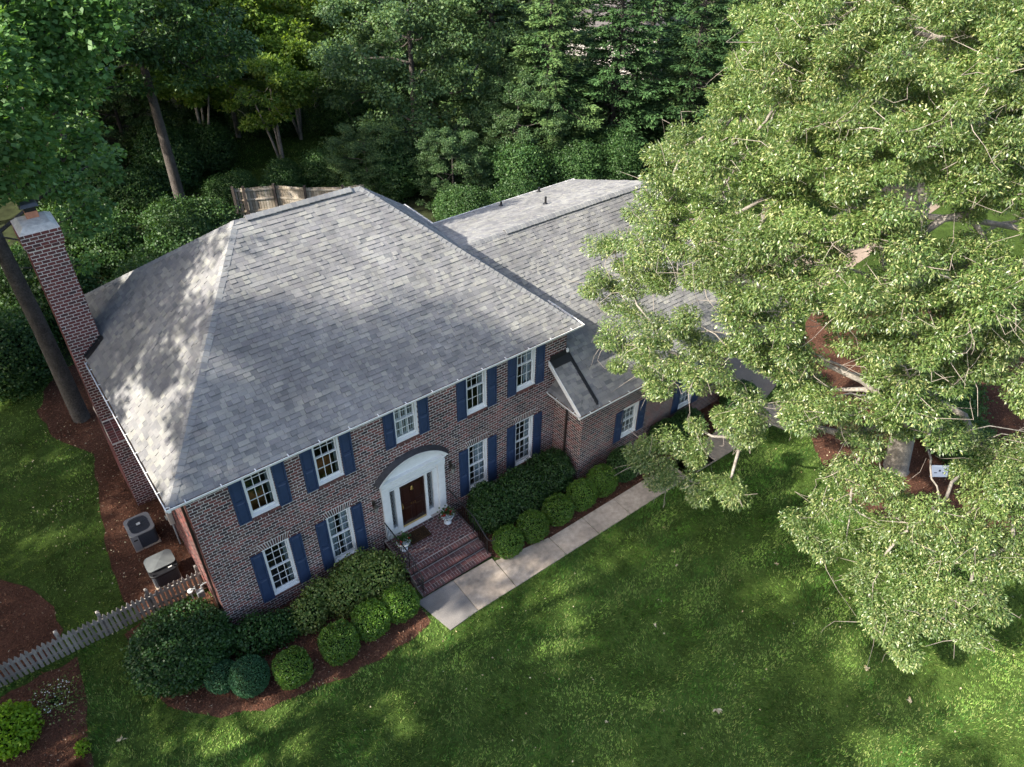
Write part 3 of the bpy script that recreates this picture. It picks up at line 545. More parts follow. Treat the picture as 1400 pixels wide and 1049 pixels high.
# hip and ridge caps
def capline(a, b, name, wdt=.16, step=.18, lift=.0, nA=None, nB=None):
    a = Vector(a); b = Vector(b); d = (b-a).normalized(); L = (b-a).length; n = int(L/step)
    s1 = Vector(nA); s2 = Vector(nB)    # downslope directions on each side
    for i in range(n+1):
        p = a+d*(i*step); q = a+d*min(i*step+step*1.12, L+.02)
        k1 = .026+lift; k2 = .010+lift; Z = Vector((0,0,1)); w = wdt*random.uniform(.96,1.04); r = random.random()
        P0, Q0 = p+Z*k1, q+Z*k2
        for s in (s1, s2):
            x0 = P0+s*w; x1 = Q0+s*w; rr = (.5*r)
            capmb.quad(tuple(P0), tuple(x0), tuple(x1), tuple(Q0), r); capmb.quad(tuple(P0), tuple(x0), tuple(x0-Z*.03), tuple(P0-Z*.03), r); capmb.quad(tuple(x0), tuple(x1), tuple(x1-Z*.025), tuple(x0-Z*.025), r)
def side(d, N):
    d = Vector(d).normalized(); s = d.cross(Vector(N)).normalized()
    if s.z > 0: s = -s
    return s
NF = Vector((0,-(9.64-5.54),5.71)).normalized(); NLf = Vector((-4.1,0,4.84)).normalized(); NRt = Vector((4.1,0,4.74)).normalized(); NBk = Vector((0,4.1,5.71)).normalized()
def hip(a, b, N1, N2, **k):
    d = Vector(b)-Vector(a); capline(a, b, '', nA=side(d,N1), nB=side(d,N2), **k)
hip(E0,R0,NF,NLf); hip(E1,R1,NF,NRt); hip(E3,R0,NBk,NLf); hip(E2,R1,NBk,NRt)
hip(R0,R1,NF,NBk)
NWf = Vector((0,-sl_,1)).normalized(); NWr = Vector((0,.33,1)).normalized()
hip((11.5,YR,ZR),(XR,YR,ZR),NWf,NWr)
tag(capmb.obj('ridge_caps', M['cap_shingle'], house), kind='stuff')
# raised ridge vents
for (x0, x1, y, z, n1, n2) in ((R0[0]+.35, R1[0]-.35, 5.49, 9.64, (0,-.81,-.58), (0,.81,-.58)), (13.35, 20.4, YR, ZR, (0,-.81,-.58), (0,.95,-.31))):
    capmb = MB(); Z = Vector((0,0,1))
    capline((x0,y,z),(x1,y,z),'',nA=n1,nB=n2,lift=.06,wdt=.17)
    capmb.obj('ridge_vent', M['cap_shingle'], house)
    v = MB(); s1 = Vector(n1)*.155; s2 = Vector(n2)*.155
    a = Vector((x0+.02,y,z)); b = Vector((x1,y,z))
    v.quad(tuple(a+s1+Z*.0), tuple(b+s1), tuple(b+s1+Z*.07), tuple(a+s1+Z*.07)); v.quad(tuple(a+s2), tuple(b+s2), tuple(b+s2+Z*.07), tuple(a+s2+Z*.07)); v.poly([tuple(a+s1),tuple(a+Z*.09),tuple(a+s2)]); v.poly([tuple(b+s1),tuple(b+Z*.09),tuple(b+s2)])
    v.obj('ridge_vent_side', M['black'], house)
# plumbing vents on the rear slope
zr = lambda y: ZR-(ZR-5.66)/(8.75-YR)*(y-YR)
for (x, y, h) in ((16.25,8.1,.20),(18.6,8.45,.22),(16.9,6.0,.32)):
    v = MB(); z = zr(y); v.lathe([(.11,-.02),(.11,.02),(.06,.06),(.045,.07),(.045,h),(.03,h)], (x,y,z+.01), 10); v.obj('plumbing_vent', M['black'], house)
# gutters
def gutter(a, b, out, ends=True, hang=.92):
    a = Vector(a); b = Vector(b); d = (b-a).normalized(); o = Vector(out); Z = Vector((0,0,1)); g = MB()
    prof = [(0,0),(0,-.115),(.075,-.115),(.10,-.05),(.125,-.03),(.125,.0),(.105,.0),(.105,-.012),(.09,-.05),(.066,-.103),(.012,-.103),(.012,0)]
    k = [ [tuple(p + o*x + Z*z) for x, z in prof] for p in (a, b)]
    n = len(prof)
    for i in range(n): j = (i+1) % n; g.quad(k[0][i], k[0][j], k[1][j], k[1][i])
    for e in k: g.poly([e[0],e[1],e[2],e[3],e[4],e[5],e[6],e[7]])
    go = g.obj('gutter', M['gutter'], house)
    db = MB(); L = (b-a).length; m = int(L/.12)
    zz = [random.uniform(-.075,-.03) for _ in range(m+1)]
    for i in range(m):
        p = a+d*(L*i/m); q = a+d*(L*(i+1)/m)
        db.quad(tuple(p+o*.013+Z*zz[i]),tuple(p+o*.092+Z*(zz[i]-.01)),tuple(q+o*.092+Z*(zz[i+1]-.01)),tuple(q+o*.013+Z*zz[i+1]))
    db.obj('leaf_litter', M['debris'], go)
    t = .5
    hb = MB(); hb.box(-.014,.014,-.02,.135,-.004,.006); me = hb.mesh('gutter_hanger', M['gutter'])
    while t < L-.2:
        h = link('gutter_hanger', me, go, tuple(a+d*t)); h.rotation_euler = (0,0,math.atan2(o.y,o.x)-math.pi/2); t += hang
gutter((-.50,-.20,5.55),(13.44,-.20,5.55),(0,-1,0)); gutter((-.38,7.35,5.55),(-.38,-.32,5.55),(-1,0,0)); gutter((13.32,-.19,5.55),(13.32,1.6,5.55),(1,0,0)); gutter((13.32,9.0,5.55),(13.32,11.3,5.55),(1,0,0))
gutter((12.1,YE+.02,3.09),(21.0,YE+.02,3.09),(0,-1,0)); gutter((12.22,-.05,3.09),(12.22,YE,3.09),(-1,0,0)); gutter((21.0,8.73,5.66),(13.2,8.73,5.66),(0,1,0))
# soffits and fascia
sf = MB()
sf.box(-.38,13.32,-.195,0.0,5.40,5.419); sf.box(-.38,-.01,0,11.2,5.40,5.419); sf.box(W+.01,13.32,0,11.2,5.40,5.419)
sf.box(-.36,13.30,-.199,-.18,5.42,5.54); sf.box(-.379,-.36,-.17,11.18,5.42,5.54); sf.box(13.30,13.319,-.17,11.18,5.42,5.54)
sf.box(12.24,20.9,YE+.03,-1.5,2.98,3.0); sf.box(12.24,20.9,YE+.022,YE+.04,3.0,3.08); sf.box(12.225,12.245,YE+.05,-.01,2.98,3.08); sf.box(12.245,12.56,-1.5,-.01,2.98,3.0)
sf.obj('soffit', M['soffit'], house)
# rake boards of the wing
rk = MB()
def rake(x0, x1, ya, yb, dz0, dz1):
    rk.hexa([(x0,ya,zat(ya)+dz0),(x1,ya,zat(ya)+dz0),(x1,yb,zat(yb)+dz0),(x0,yb,zat(yb)+dz0),(x0,ya,zat(ya)+dz1),(x1,ya,zat(ya)+dz1),(x1,yb,zat(yb)+dz1),(x0,yb,zat(yb)+dz1)])
rake(12.165,12.195,YE-.02,-.012,-.15,.05); rk.obj('rake_board', M['gutter'], house); rk = MB(); rake(XR+.01,XR+.04,YE,YR,-.16,.04); rk.obj('rake_board', M['gutter'], house)
fl = MB(); rk = fl; rake(12.98,13.06,YE+.05,-.0,.02,.055); rake(12.245,12.98,-.26,-.01,.01,.05); rake(13.06,13.10,YE+.1,1.0,.03,.07)
fl.box(12.24,13.08,-.035,-.006,zat(0)-.02,zat(0)+.22)
fl.obj('black_flashing', M['flash'], house)
tip = MB(); tip.box(12.93,13.0,-.10,-.03,zat(0)+.14,zat(0)+.27); tip.obj('flashing_end', M['gutter'], house)
# wing walls
XW, YW = 12.57, -1.50
PWf = frame((XW,YW,0),(1,0,0),(0,-1,0)); WX1 = 20.5
wwins = [(15.03,.55,1.95),(18.2,.35,2.35)]
hw = [(x-WW/2-XW, x+WW/2-XW, a, b) for x, a, b in wwins]
w_ = MB(); wall_slab(w_, PWf, 0, WX1-XW, Z0, 2.98, .22, hw); w_.obj('wing_front_wall', M['mortar'], house)
brickfield(PWf, WX1-XW, 2.98-Z0, hw, u0=0, v0=Z0)
PWl = frame((XW,-.01,0),(0,-1,0),(-1,0,0)); w_ = MB(); wall_slab(w_, PWl, 0, 1.27, Z0, 2.98, .22); w_.hexa([(XW,-.01,2.98),(XW+.2,-.01,2.98),(XW+.2,YW+.2,2.98),(XW,YW+.2,2.98),(XW,-.01,zat(0)-.16),(XW+.2,-.01,zat(0)-.16),(XW+.2,YW+.2,zat(YW+.2)-.16),(XW,YW+.2,zat(YW+.2)-.16)]); w_.obj('wing_side_wall', M['mortar'], house)
brickfield(PWl, 1.49, 2.98-Z0, [], u0=0, v0=Z0)
brickfield(PWl, 1.49, 1.3, [], u0=0, v0=3.0, clip=lambda v: (0, 1.49-max(0,(v-zat(YW)+.16))/sl_) )
PWr = frame((WX1,YW,0),(0,1,0),(1,0,0)); w_ = MB(); wall_slab(w_, PWr, .22, 10.0, Z0, 2.98, .22)
w_.hexa([(WX1-.22,YW,2.98),(WX1,YW,2.98),(WX1,8.5,2.98),(WX1-.22,8.5,2.98),(WX1-.22,YR-.4,ZR-.4),(WX1,YR-.4,ZR-.4),(WX1,YR+.4,ZR-.4),(WX1-.22,YR+.4,ZR-.4)]); w_.obj('wing_side_wall', M['mortar'], house)
brickfield(PWr, 10.0, 6.7-Z0, [], u0=0, v0=Z0, clip=lambda v: (0,10.0) if v < 2.9 else ((v-2.98)/sl_, 10.0-(max(0,v-5.4))/.33))
PWb = frame((WX1,8.5,0),(-1,0,0),(0,1,0)); w_ = MB(); wall_slab(w_, PWb, .22, WX1-W, Z0, 5.4, .22); w_.obj('wing_rear_wall', M['mortar'], house)
brickfield(PWb, WX1-W, 5.4-Z0, [], u0=0, v0=Z0)
B('wing_floor', M['room'], XW+.3, WX1-.3, YW+.3, 8.2, -.35, -.1, house); B('wing_inner_wall', M['room'], XW+.4, WX1-.3, 1.4, 1.5, -.1, 4.4, house)
for (x, a, b) in wwins:
    window(PW(x, YW), WW, a, b, 2 if a > .5 else 3, (a+b)/2, curtains=[(-.34,.34,'b')] if a > .5 else [(-.34,.34,'c')])
    for s in (-1,1): shutter(x+s*(WW/2+.195), YW, a-.04, b-a+.06)
# downspouts
def downspout(pts, parent=house, wd=.075, dp=.055):
    b = MB(); b.tube(pts, [.042]*len(pts), 4); return b.obj('downspout', M['downspout'], parent)
downspout([(-.44,.28,5.45),(-.40,.28,5.28),(-.06,.28,4.98),(-.06,.28,-.35),(-.2,.28,-.45)])
downspout([(12.15,-.75,3.0),(12.3,-.75,2.85),(12.5,-.75,2.75),(12.5,-.75,-.4)])
# chimney
ch = bpy.data.objects.new('chimney', None); COL.objects.link(ch); ch.parent = house
cx0, cx1, cy0, cy1 = -.70, .20, 7.64, 8.72
cm = MB(); cm.box(cx0,cx1,cy0,cy1,2.0,9.32)
cm.box(-.70,-.01,7.0,9.35,GZ,2.48)
cm.hexa([(-.70,7.0,2.48),(-.01,7.0,2.48),(-.01,9.35,2.48),(-.70,9.35,2.48),(-.70,7.62,3.02),(-.01,7.62,3.02),(-.01,8.74,3.02),(-.70,8.74,3.02)])
cm.box(cx0-.035,cx1+.035,cy0-.035,cy1+.035,9.32,9.43); cm.box(cx0-.07,cx1+.07,cy0-.07,cy1+.07,9.43,9.85)
cm.obj('chimney_stack', M['mortar'], ch)
chb = MB()
def faces(x0,x1,y0,y1,z0,z1,single=None,holes=()):
    brickfield(frame((x0,y0,0),(1,0,0),(0,-1,0)), x1-x0, z1-z0, holes, u0=0, v0=z0, single=single, mb=chb)
    brickfield(frame((x0,y1,0),(0,-1,0),(-1,0,0)), y1-y0, z1-z0, holes, u0=0, v0=z0, mb=chb)
    brickfield(frame((x1,y0,0),(0,1,0),(1,0,0)), y1-y0, z1-z0, holes, u0=0, v0=z0, mb=chb)
    brickfield(frame((x1,y1,0),(-1,0,0),(0,1,0)), x1-x0, z1-z0, holes, u0=0, v0=z0, mb=chb)
faces(cx0,cx1,cy0,cy1,3.02,9.32,'C'); faces(-.70,-.01,7.0,9.35,GZ,2.48,'C')
faces(cx0-.035,cx1+.035,cy0-.035,cy1+.035,9.32,9.43); faces(cx0-.07,cx1+.07,cy0-.07,cy1+.07,9.43,9.85,'C')
# paving bricks on the sloping shoulder
for i in range(9):
    for j in range(3):
        y0_ = 7.0+i*.066; x0_ = -.70+j*.23; zz = lambda y: 2.48+(y-7.0)*(.54/.62)+.004
        chb.hexa([(x0_+.006,y0_+.005,zz(y0_)-.01),(x0_+.224,y0_+.005,zz(y0_)-.01),(x0_+.224,y0_+.061,zz(y0_+.061)-.01),(x0_+.006,y0_+.061,zz(y0_+.061)-.01),(x0_+.006,y0_+.005,zz(y0_)+.006),(x0_+.224,y0_+.005,zz(y0_)+.006),(x0_+.224,y0_+.061,zz(y0_+.061)+.006),(x0_+.006,y0_+.061,zz(y0_+.061)+.006)], random.random())
cc = MB(); cc.hexa([(cx0-.05,cy0-.05,9.85),(cx1+.05,cy0-.05,9.85),(cx1+.05,cy1+.05,9.85),(cx0-.05,cy1+.05,9.85),(cx0+.1,cy0+.15,9.97),(cx1-.1,cy0+.15,9.97),(cx1-.1,cy1-.1,9.97),(cx0+.1,cy1-.1,9.97)]); cc.obj('chimney_cap', M['cap'], ch)
fx, fy = -.22, 8.42
f_ = MB(); f_.box(fx-.16,fx+.16,fy-.12,fy+.12,9.95,10.16); f_.obj('flue', M['flue'], ch)
f_ = MB(); f_.box(fx-.15,fx+.15,fy-.11,fy+.11,10.16,10.30); fo = f_.obj('spark_screen', M['black'], ch)
f_ = MB(); f_.hexa([(fx-.25,fy-.19,10.30),(fx+.25,fy-.19,10.30),(fx+.25,fy+.19,10.30),(fx-.25,fy+.19,10.30),(fx-.19,fy-.13,10.40),(fx+.19,fy-.13,10.40),(fx+.19,fy+.13,10.40),(fx-.19,fy+.13,10.40)]); f_.obj('rain_cap', M['raincap'], ch, bevel=.01)
# flashing where the chimney passes the roof
zl = lambda x: 5.54+.847*(x+.40)
fm = MB(); fm.hexa([(-.40,7.42,zl(-.40)+.012),(.26,7.42,zl(.26)+.012),(.26,7.62,zl(.26)+.012),(-.40,7.62,zl(-.40)+.012),(-.40,7.42,zl(-.40)+.03),(.26,7.42,zl(.26)+.03),(.26,7.62,zl(.26)+.03),(-.40,7.62,zl(-.40)+.03)])
for i in range(6):
    x = -.42+i*.105; fm.box(x, x+.11, 7.618, 7.632, zl(x)-.05, zl(x)+.16)
fm.box(.212,.226,7.6,8.75,zl(.2)-.05,zl(.2)+.14)
fm.obj('step_flashing', M['flash'], ch)
# individual bricks: the 300 nearest full ones
cand.sort(key=lambda t: t[0])
bm_ = MB(); bw = BL_-JT; bm_.hexa([(-bw/2,-.009,-BH/2),(bw/2,-.009,-BH/2),(bw/2,.004,-BH/2),(-bw/2,.004,-BH/2),(-bw/2,-.009,BH/2),(bw/2,-.009,BH/2),(bw/2,.004,BH/2),(-bw/2,.004,BH/2)]); bme = bm_.mesh('brick', M['brick']); bmc = bm_.mesh('brick', M['chimney_brick'])
nF = nC = 0
for (d, c, dd, rr, kind, P, uvv) in cand:
    # nearest 150 of the facade as parts of the house wall, nearest 150 of the chimney as sub-parts of the chimney
    if kind == 'F' and nF < 150 and c[0] < 2.6: nF += 1; link('brick', bme, house, c)
    elif kind == 'C' and nC < 150 and c[2] > 5: nC += 1; link('brick', bmc, ch, c)
    else: addbrick(chb if kind == 'C' else brickmb, P, uvv[0], uvv[1], uvv[2], uvv[3], dd, rr)
tag(brickmb.obj('brickwork', M['brick'], house), kind='stuff')
tag(chb.obj('chimney_brickwork', M['chimney_brick'], ch), kind='stuff')

# ---- entrance
sx0, sx1 = 5.38, 7.74
S = MB()
S.box(sx0+.04,sx1-.04,-.02,.20,2.14,2.62)       # entablature field
for x in (sx0, sx1-.26):
    pl = MB(); pl.box(x,x+.26,-.09,.1,.0,2.3); pl.box(x-.02,x+.28,-.115,-.09,.0,.22); pl.box(x-.01,x+.27,-.11,-.09,2.16,2.3)
    pl.box(x+.045,x+.215,-.098,-.09,.3,2.1)
    pl.obj('pilaster', M['white'], house, bevel=.006)
S.box(sx0-.02,sx1+.02,-.12,-.021,2.30,2.42); S.box(sx0-.05,sx1+.05,-.16,-.021,2.55,2.62); S.box(sx0,sx1,-.10,-.021,2.42,2.55)
S.obj('entablature', M['white'], house, bevel=.006)
# segmental pediment
cxp = (sx0+sx1)/2; hw_ = 1.30; hgt = .66; R_ = (hw_**2+hgt**2)/(2*hgt); zc = 2.62+hgt-R_
N_ = 28; a0 = math.asin(hw_/R_); arc = [( cxp+R_*math.sin(-a0+2*a0*i/N_), zc+R_*math.cos(-a0+2*a0*i/N_)) for i in range(N_+1)]
arc2 = [( cxp+(R_-.115)*math.sin(-a0+2*a0*i/N_), max(2.62, zc+(R_-.115)*math.cos(-a0+2*a0*i/N_))) for i in range(N_+1)]
pd = MB(); pd.poly([(x,-.03,z) for x, z in arc2]); 
pd.obj('pediment_panel', M['white'], house)
ar = MB()
for i in range(N_):
    (xa,za),(xb,zb) = arc[i], arc[i+1]; (xc_,zc_),(xd,zd) = arc2[i], arc2[i+1]
    ar.hexa([(xc_,-.18,zc_),(xd,-.18,zd),(xd,-.005,zd),(xc_,-.005,zc_),(xa,-.21,za),(xb,-.21,zb),(xb,-.005,zb),(xa,-.005,za)])
ar.obj('pediment_moulding', M['white'], house)
rf = MB()
for i in range(N_):
    (xa,za),(xb,zb) = arc[i], arc[i+1]
    def up(x, z, k): v = Vector((x-cxp,0,z-zc)).normalized(); return (x+v.x*k, z+v.z*k)
    A1 = up(xa,za,.003); B1 = up(xb,zb,.003); A2 = up(xa,za,.028); B2 = up(xb,zb,.028)
    A3 = up(xa,za,.10); B3 = up(xb,zb,.10)
    rf.hexa([(A1[0],-.195,A1[1]),(B1[0],-.195,B1[1]),(B1[0],-.012,B1[1]),(A1[0],-.012,A1[1]),(A2[0],-.195,A2[1]),(B2[0],-.195,B2[1]),(B3[0],-.012,B3[1]),(A3[0],-.012,A3[1])])
rf.obj('pediment_roof', M['dark_roof'], house)
# door frame, sidelights, door
df = MB()
for (a,b) in ((5.64,5.69),(5.87,6.05),(7.00,7.09),(7.31,7.48)): df.box(a,b,-.012,.18,.0,2.14)
df.box(5.69,5.87,.0,.18,.0,.24); df.box(7.09,7.31,.0,.18,.0,.24); df.box(5.69,5.87,.0,.18,2.03,2.14); df.box(7.09,7.31,.0,.18,2.03,2.14); df.box(6.05,7.00,.0,.18,2.08,2.14)
df.box(5.6,7.5,-.045,-.012,2.08,2.14)
df.box(5.95,7.1,-.10,.1,.0,.035)
df.obj('door_frame', M['white'], house)
for (a,b) in ((5.69,5.87),(7.09,7.31)):
    s = bpy.data.objects.new('sidelight', None); COL.objects.link(s); s.parent = house
    B('pane', M['glass'], a, b, .06, .066, .24, 2.03, s)
    L = MB(); n = 5; hh = (2.03-.24)/n
    for i in range(n):
        z = .24+i*hh
        for (p,q) in (((a,z),(b,z+hh)),((b,z),(a,z+hh)),((a,z+hh/2),((a+b)/2,z+hh)),((a,z+hh/2),((a+b)/2,z)),((b,z+hh/2),((a+b)/2,z+hh)),((b,z+hh/2),((a+b)/2,z))):
            L.tube([(p[0],.055,p[1]),(q[0],.055,q[1])], .0055, 4)
    L.obj('lead_came', M['lead'], s)
B('hall_wall', M['room'], 5.0, 8.2, 1.2, 1.25, -.05, 2.8, house)
dr = MB(); dr.box(6.055,6.995,.045,.09,.04,2.075); door = dr.obj('front_door', M['door'], house)
for (x0_,x1_,a,b) in ((6.16,6.46,.24,.92),(6.59,6.89,.24,.92),(6.16,6.46,1.12,1.90),(6.59,6.89,1.12,1.90)):
    p = MB(); i = .05
    p.box(x0_-.022,x0_-.002,.036,.046,a-.02,b+.02); p.box(x1_+.002,x1_+.022,.036,.046,a-.02,b+.02); p.box(x0_-.001,x1_+.001,.036,.046,a-.022,a-.002); p.box(x0_-.001,x1_+.001,.036,.046,b+.002,b+.022)
    p.hexa([(x0_,.0445,a),(x1_,.0445,a),(x1_,.0445,b),(x0_,.0445,b),(x0_+i,.031,a+i),(x1_-i,.031,a+i),(x1_-i,.031,b-i),(x0_+i,.031,b-i)])
    p.obj('door_panel', M['door'], door)
k = MB(); k.box(6.07,6.98,.036,.044,.045,.13); k.obj('kick_plate', M['brass'], door)
k = MB(); k.lathe([(.001,0),(.05,0),(.06,.03),(.03,.09),(.045,.12),(.02,.16),(.001,.18)], (0,0,0), 10); o = k.obj('door_knocker', M['brass'], door); o.location = (6.525,.03,1.62); o.scale = (1,.5,1)
k = MB(); k.box(6.10,6.135,.02,.046,.92,1.18); k.tube([(6.118,.025,1.12),(6.118,-.03,1.08),(6.118,-.03,.99),(6.118,.025,.95)], .011, 6); k.obj('door_handle', M['brass'], door)
fc = bpy.data.curves.new('house_number', 'FONT'); fc.body = '412'; fc.size = .14; fc.extrude = .003; fc.align_x = 'CENTER'
tmp = bpy.data.objects.new('tmp', fc); COL.objects.link(tmp); dg = bpy.context.evaluated_depsgraph_get(); dg.update()
tm = bpy.data.meshes.new_from_object(tmp.evaluated_get(dg)); bpy.data.objects.remove(tmp); tm.materials.clear(); tm.materials.append(M['brass'])
o = link('house_number', tm, door, (6.525,.031,.955)); o.rotation_euler = (math.pi/2,0,0)
# lanterns
def lantern(x, label):
    r = empty('wall_lantern', (x,-.02,1.9), label, 'lantern', 'pair of wall lanterns flanking the front door')
    b = MB(); b.box(-.05,.05,-.0,.02,-.12,.12); b.tube([(0,0,.03),(0,-.09,.09),(0,-.13,.05)], .01, 5); b.obj('bracket', M['lamp_metal'], r)
    b = MB(); b.lathe([(.02,.06),(.085,-.02),(.09,-.035),(.07,-.04)], (0,-.13,0), 6); b.lathe([(.055,-.27),(.02,-.31)], (0,-.13,0), 6)
    for j in range(6):
        t = 2*math.pi*j/6; b.tube([(.068*math.cos(t),-.13+.068*math.sin(t),-.04),(.05*math.cos(t),-.13+.05*math.sin(t),-.27)], .006, 4)
    b.obj('lantern_frame', M['lamp_metal'], r)
    b = MB(); b.lathe([(.062,-.045),(.046,-.265)], (0,-.13,0), 6); b.obj('lantern_glass', M['lamp_glass'], r)
lantern(5.10, 'black metal wall lantern on the brickwork left of the white door surround')
lantern(8.02, 'black metal wall lantern on the brickwork right of the white door surround')

# ------------------------------------------------------------------ steps
steps = empty('brick_steps', (6.6,-1.2,GZ), 'dark red brick landing with three steps below the front door', 'steps'); steps.location = (0,0,0)
X0, X1 = 5.28, 7.94
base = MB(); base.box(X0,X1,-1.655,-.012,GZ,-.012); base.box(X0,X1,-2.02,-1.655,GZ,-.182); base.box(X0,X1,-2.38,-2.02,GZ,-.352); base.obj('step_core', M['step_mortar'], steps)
redcache = {}
def sb(x0,x1,y0,y1,zt,t=.06,dark=False):
    key = (round(x1-x0,3), round(y1-y0,3), round(t,3))
    if key not in redcache:
        w2, d2 = (x1-x0)/2, (y1-y0)/2; b = MB(); b.hexa([(-w2,-d2,-t),(w2,-d2,-t),(w2,d2,-t),(-w2,d2,-t),(-w2+.003,-d2+.003,0),(w2-.003,-d2+.003,0),(w2-.003,d2-.003,0),(-w2+.003,d2-.003,0)]); redcache[key] = b.mesh('brick', M['brick_red'])
    link('brick', redcache[key], steps, ((x0+x1)/2,(y0+y1)/2,zt+random.uniform(-.002,.002)))
nb = 35; bwid = (X1-X0)/nb
for (yn, zt) in ((-1.70,0.),(-2.07,-.17),(-2.43,-.34)):
    n2 = 26; bw2 = (X1-X0)/n2
    for i in range(n2): sb(X0+i*bw2+.007, X0+(i+1)*bw2-.007, yn, yn+.195, zt, .055)
    if zt < 0:
        for i in range(13): sb(X0+i*(X1-X0)/13+.005, X0+(i+1)*(X1-X0)/13-.005, yn+.205, yn+.365, zt, .05)
y = -1.475; rI = 0
while y < -.13:
    off = (rI % 2)*.1; x = X0-off
    while x < X1-.01:
        a, b = max(x, X0)+.009, min(x+.205, X1)-.009
        if b-a > .03: sb(round(a,3), round(b,3), y+.008, y+.097, 0., .05)
        x += .205
    y += .105; rI += 1
# riser faces
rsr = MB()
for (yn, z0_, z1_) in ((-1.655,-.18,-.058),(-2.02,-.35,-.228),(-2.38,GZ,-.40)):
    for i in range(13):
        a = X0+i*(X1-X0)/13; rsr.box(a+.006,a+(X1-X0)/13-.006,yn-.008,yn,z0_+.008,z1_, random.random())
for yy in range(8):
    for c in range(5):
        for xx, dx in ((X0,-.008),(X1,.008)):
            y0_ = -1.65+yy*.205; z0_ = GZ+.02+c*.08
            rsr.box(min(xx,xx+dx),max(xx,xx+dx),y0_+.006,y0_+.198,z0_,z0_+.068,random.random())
tag(rsr.obj('riser_bricks', M['shaded_riser_brick'], steps), kind='stuff')
# railings
def railing(x, label, s):
    r = empty('hand_railing', (x,0,0), label, 'railing', 'pair of iron railings on the front steps')
    b = MB(); top = [(0,-.06,.86),(0,-1.45,.82)]
    slope = [(0,-1.62,.78),(0,-2.25,.44),(s*.02,-2.38,.40),(s*.07,-2.47,.41),(s*.13,-2.50,.47),(s*.16,-2.48,.56)]
    b.tube(top+slope, .021, 8); b.obj('top_rail', M['black'], r)
    b = MB(); b.tube([(0,-.06,.10),(0,-1.5,.10)], .012, 6); b.tube([(0,-1.62,.06),(0,-2.3,-.28)], .012, 6); b.obj('bottom_rail', M['black'], r)
    def ztop(y):
        return .86+(y+.06)*(.04/1.39) if y > -1.45 else (.82-(-1.45-y)*(.235) if y > -1.62 else .78+(y+1.62)*.54)
    y = -.16
    me = None
    while y > -2.25:
        zt = ztop(y); zb = .10 if y > -1.5 else .06+(y+1.62)*.5
        p = MB(); p.tube([(0,y,zb),(0,y,zt)], .0075, 4); p.obj('baluster', M['black'], r); y -= .115
    for (y, z0_, z1_) in ((-1.52,-.01,.81),(-2.30,-.36,.43)):
        p = MB(); p.tube([(0,y,z0_),(0,y,z1_)], .017, 6); p.obj('post', M['black'], r)
    p = MB(); p.tube([(s*.07,-2.47,.41),(s*.075,-2.47,.25),(s*.12,-2.47,.16),(s*.16,-2.47,.22),(s*.14,-2.47,.30)], .009, 6); p.obj('scroll', M['black'], r)
railing(5.36, 'black iron handrail on the left side of the steps', -1); railing(7.86, 'black iron handrail on the right side of the steps beside the hedge', 1)
# urns with flowers
def urn(x, y, label, plabel, gm, sc=1.):
    r = empty('flower_urn', (x,y,0), label, 'urn', 'pair of white urns on the landing'); r.scale = (sc,sc,sc)
    b = MB(); b.lathe([(.13,0),(.13,.03),(.09,.05),(.05,.09),(.045,.13),(.09,.17)], n=20); b.obj('pedestal', M['urn'], r, smooth=True)
    b = MB(); b.lathe([(.06,.165),(.15,.20),(.20,.28),(.215,.36),(.235,.375),(.225,.385),(.19,.37),(.05,.35)], n=24); b.obj('bowl', M['urn'], r, smooth=True)
    n = 260; p = rng.normal(size=(n,3))*[.10,.10,.06]+[0,0,.44]; A = p-[0,0,.36]; 
    V,F,rr = leaves(p+[x,y,0], A+[0,0,.1], A+rng.normal(size=(n,3))*.3+[0,0,.6], rng.uniform(.05,.08,n), rng.uniform(.025,.04,n), rng.random(n))
    pr = empty('geranium_plant', (x,y,.36), plabel, 'flowers', 'red flowers in the landing urns')
    V = V-np.array([x,y,.36]); link('foliage', npmesh('foliage', V,F,rr, M['dark_leaf']), pr)
    for i in range(9):
        t = random.uniform(0,6.28); q = random.uniform(.08,.2); c = Vector((q*math.cos(t), q*math.sin(t), random.uniform(.1,.2)-q*.3))
        n = 26; pp = np.tile([list(c)],(n,1))+rng.normal(size=(n,3))*.008; A = rng.normal(size=(n,3)); A[:,2] = np.abs(A[:,2])
        V,F,rr = leaves(pp, A, A+rng.normal(size=(n,3)), np.full(n,.045), np.full(n,.02), rng.random(n)); link('flower', npmesh('flower', V,F,rr, M['red_flower']), pr)
urn(7.42,-.62,'white pedestal urn on the landing by the right side of the door','red geraniums with dark leaves in the urn right of the door',0)
urn(5.62,-.72,'white pedestal urn on the landing by the left handrail','red geraniums with dark leaves in the urn left of the door',0)
mt = empty('doormat', (6.31,-.50,0), 'dark brown coir doormat with a faint pattern on the brick landing', 'doormat')
b = MB(); b.box(-.38,.38,-.25,.25,.004,.022); b.obj('coir_pad', M['mat_brown'], mt)
b = MB()
for (a0_,a1_,b0_,b1_) in ((-.34,.34,-.215,-.20),(-.34,.34,.20,.215),(-.34,-.325,-.2,.2),(.325,.34,-.2,.2)): b.box(a0_,a1_,b0_,b1_,.022,.0235)
for j in range(20):
    t = 2*math.pi*j/20
    for rr_ in (.07,.13): b.box(rr_*1.3*math.cos(t)-.009,rr_*1.3*math.cos(t)+.009,rr_*math.sin(t)-.009,rr_*math.sin(t)+.009,.022,.0235)
for j in range(8):
    t = 2*math.pi*j/8+.2; b.box(.27*math.cos(t)-.012,.27*math.cos(t)+.012,.15*math.sin(t)-.012,.15*math.sin(t)+.012,.022,.0235)
b.obj('mat_pattern', M['mat_pattern'], mt)

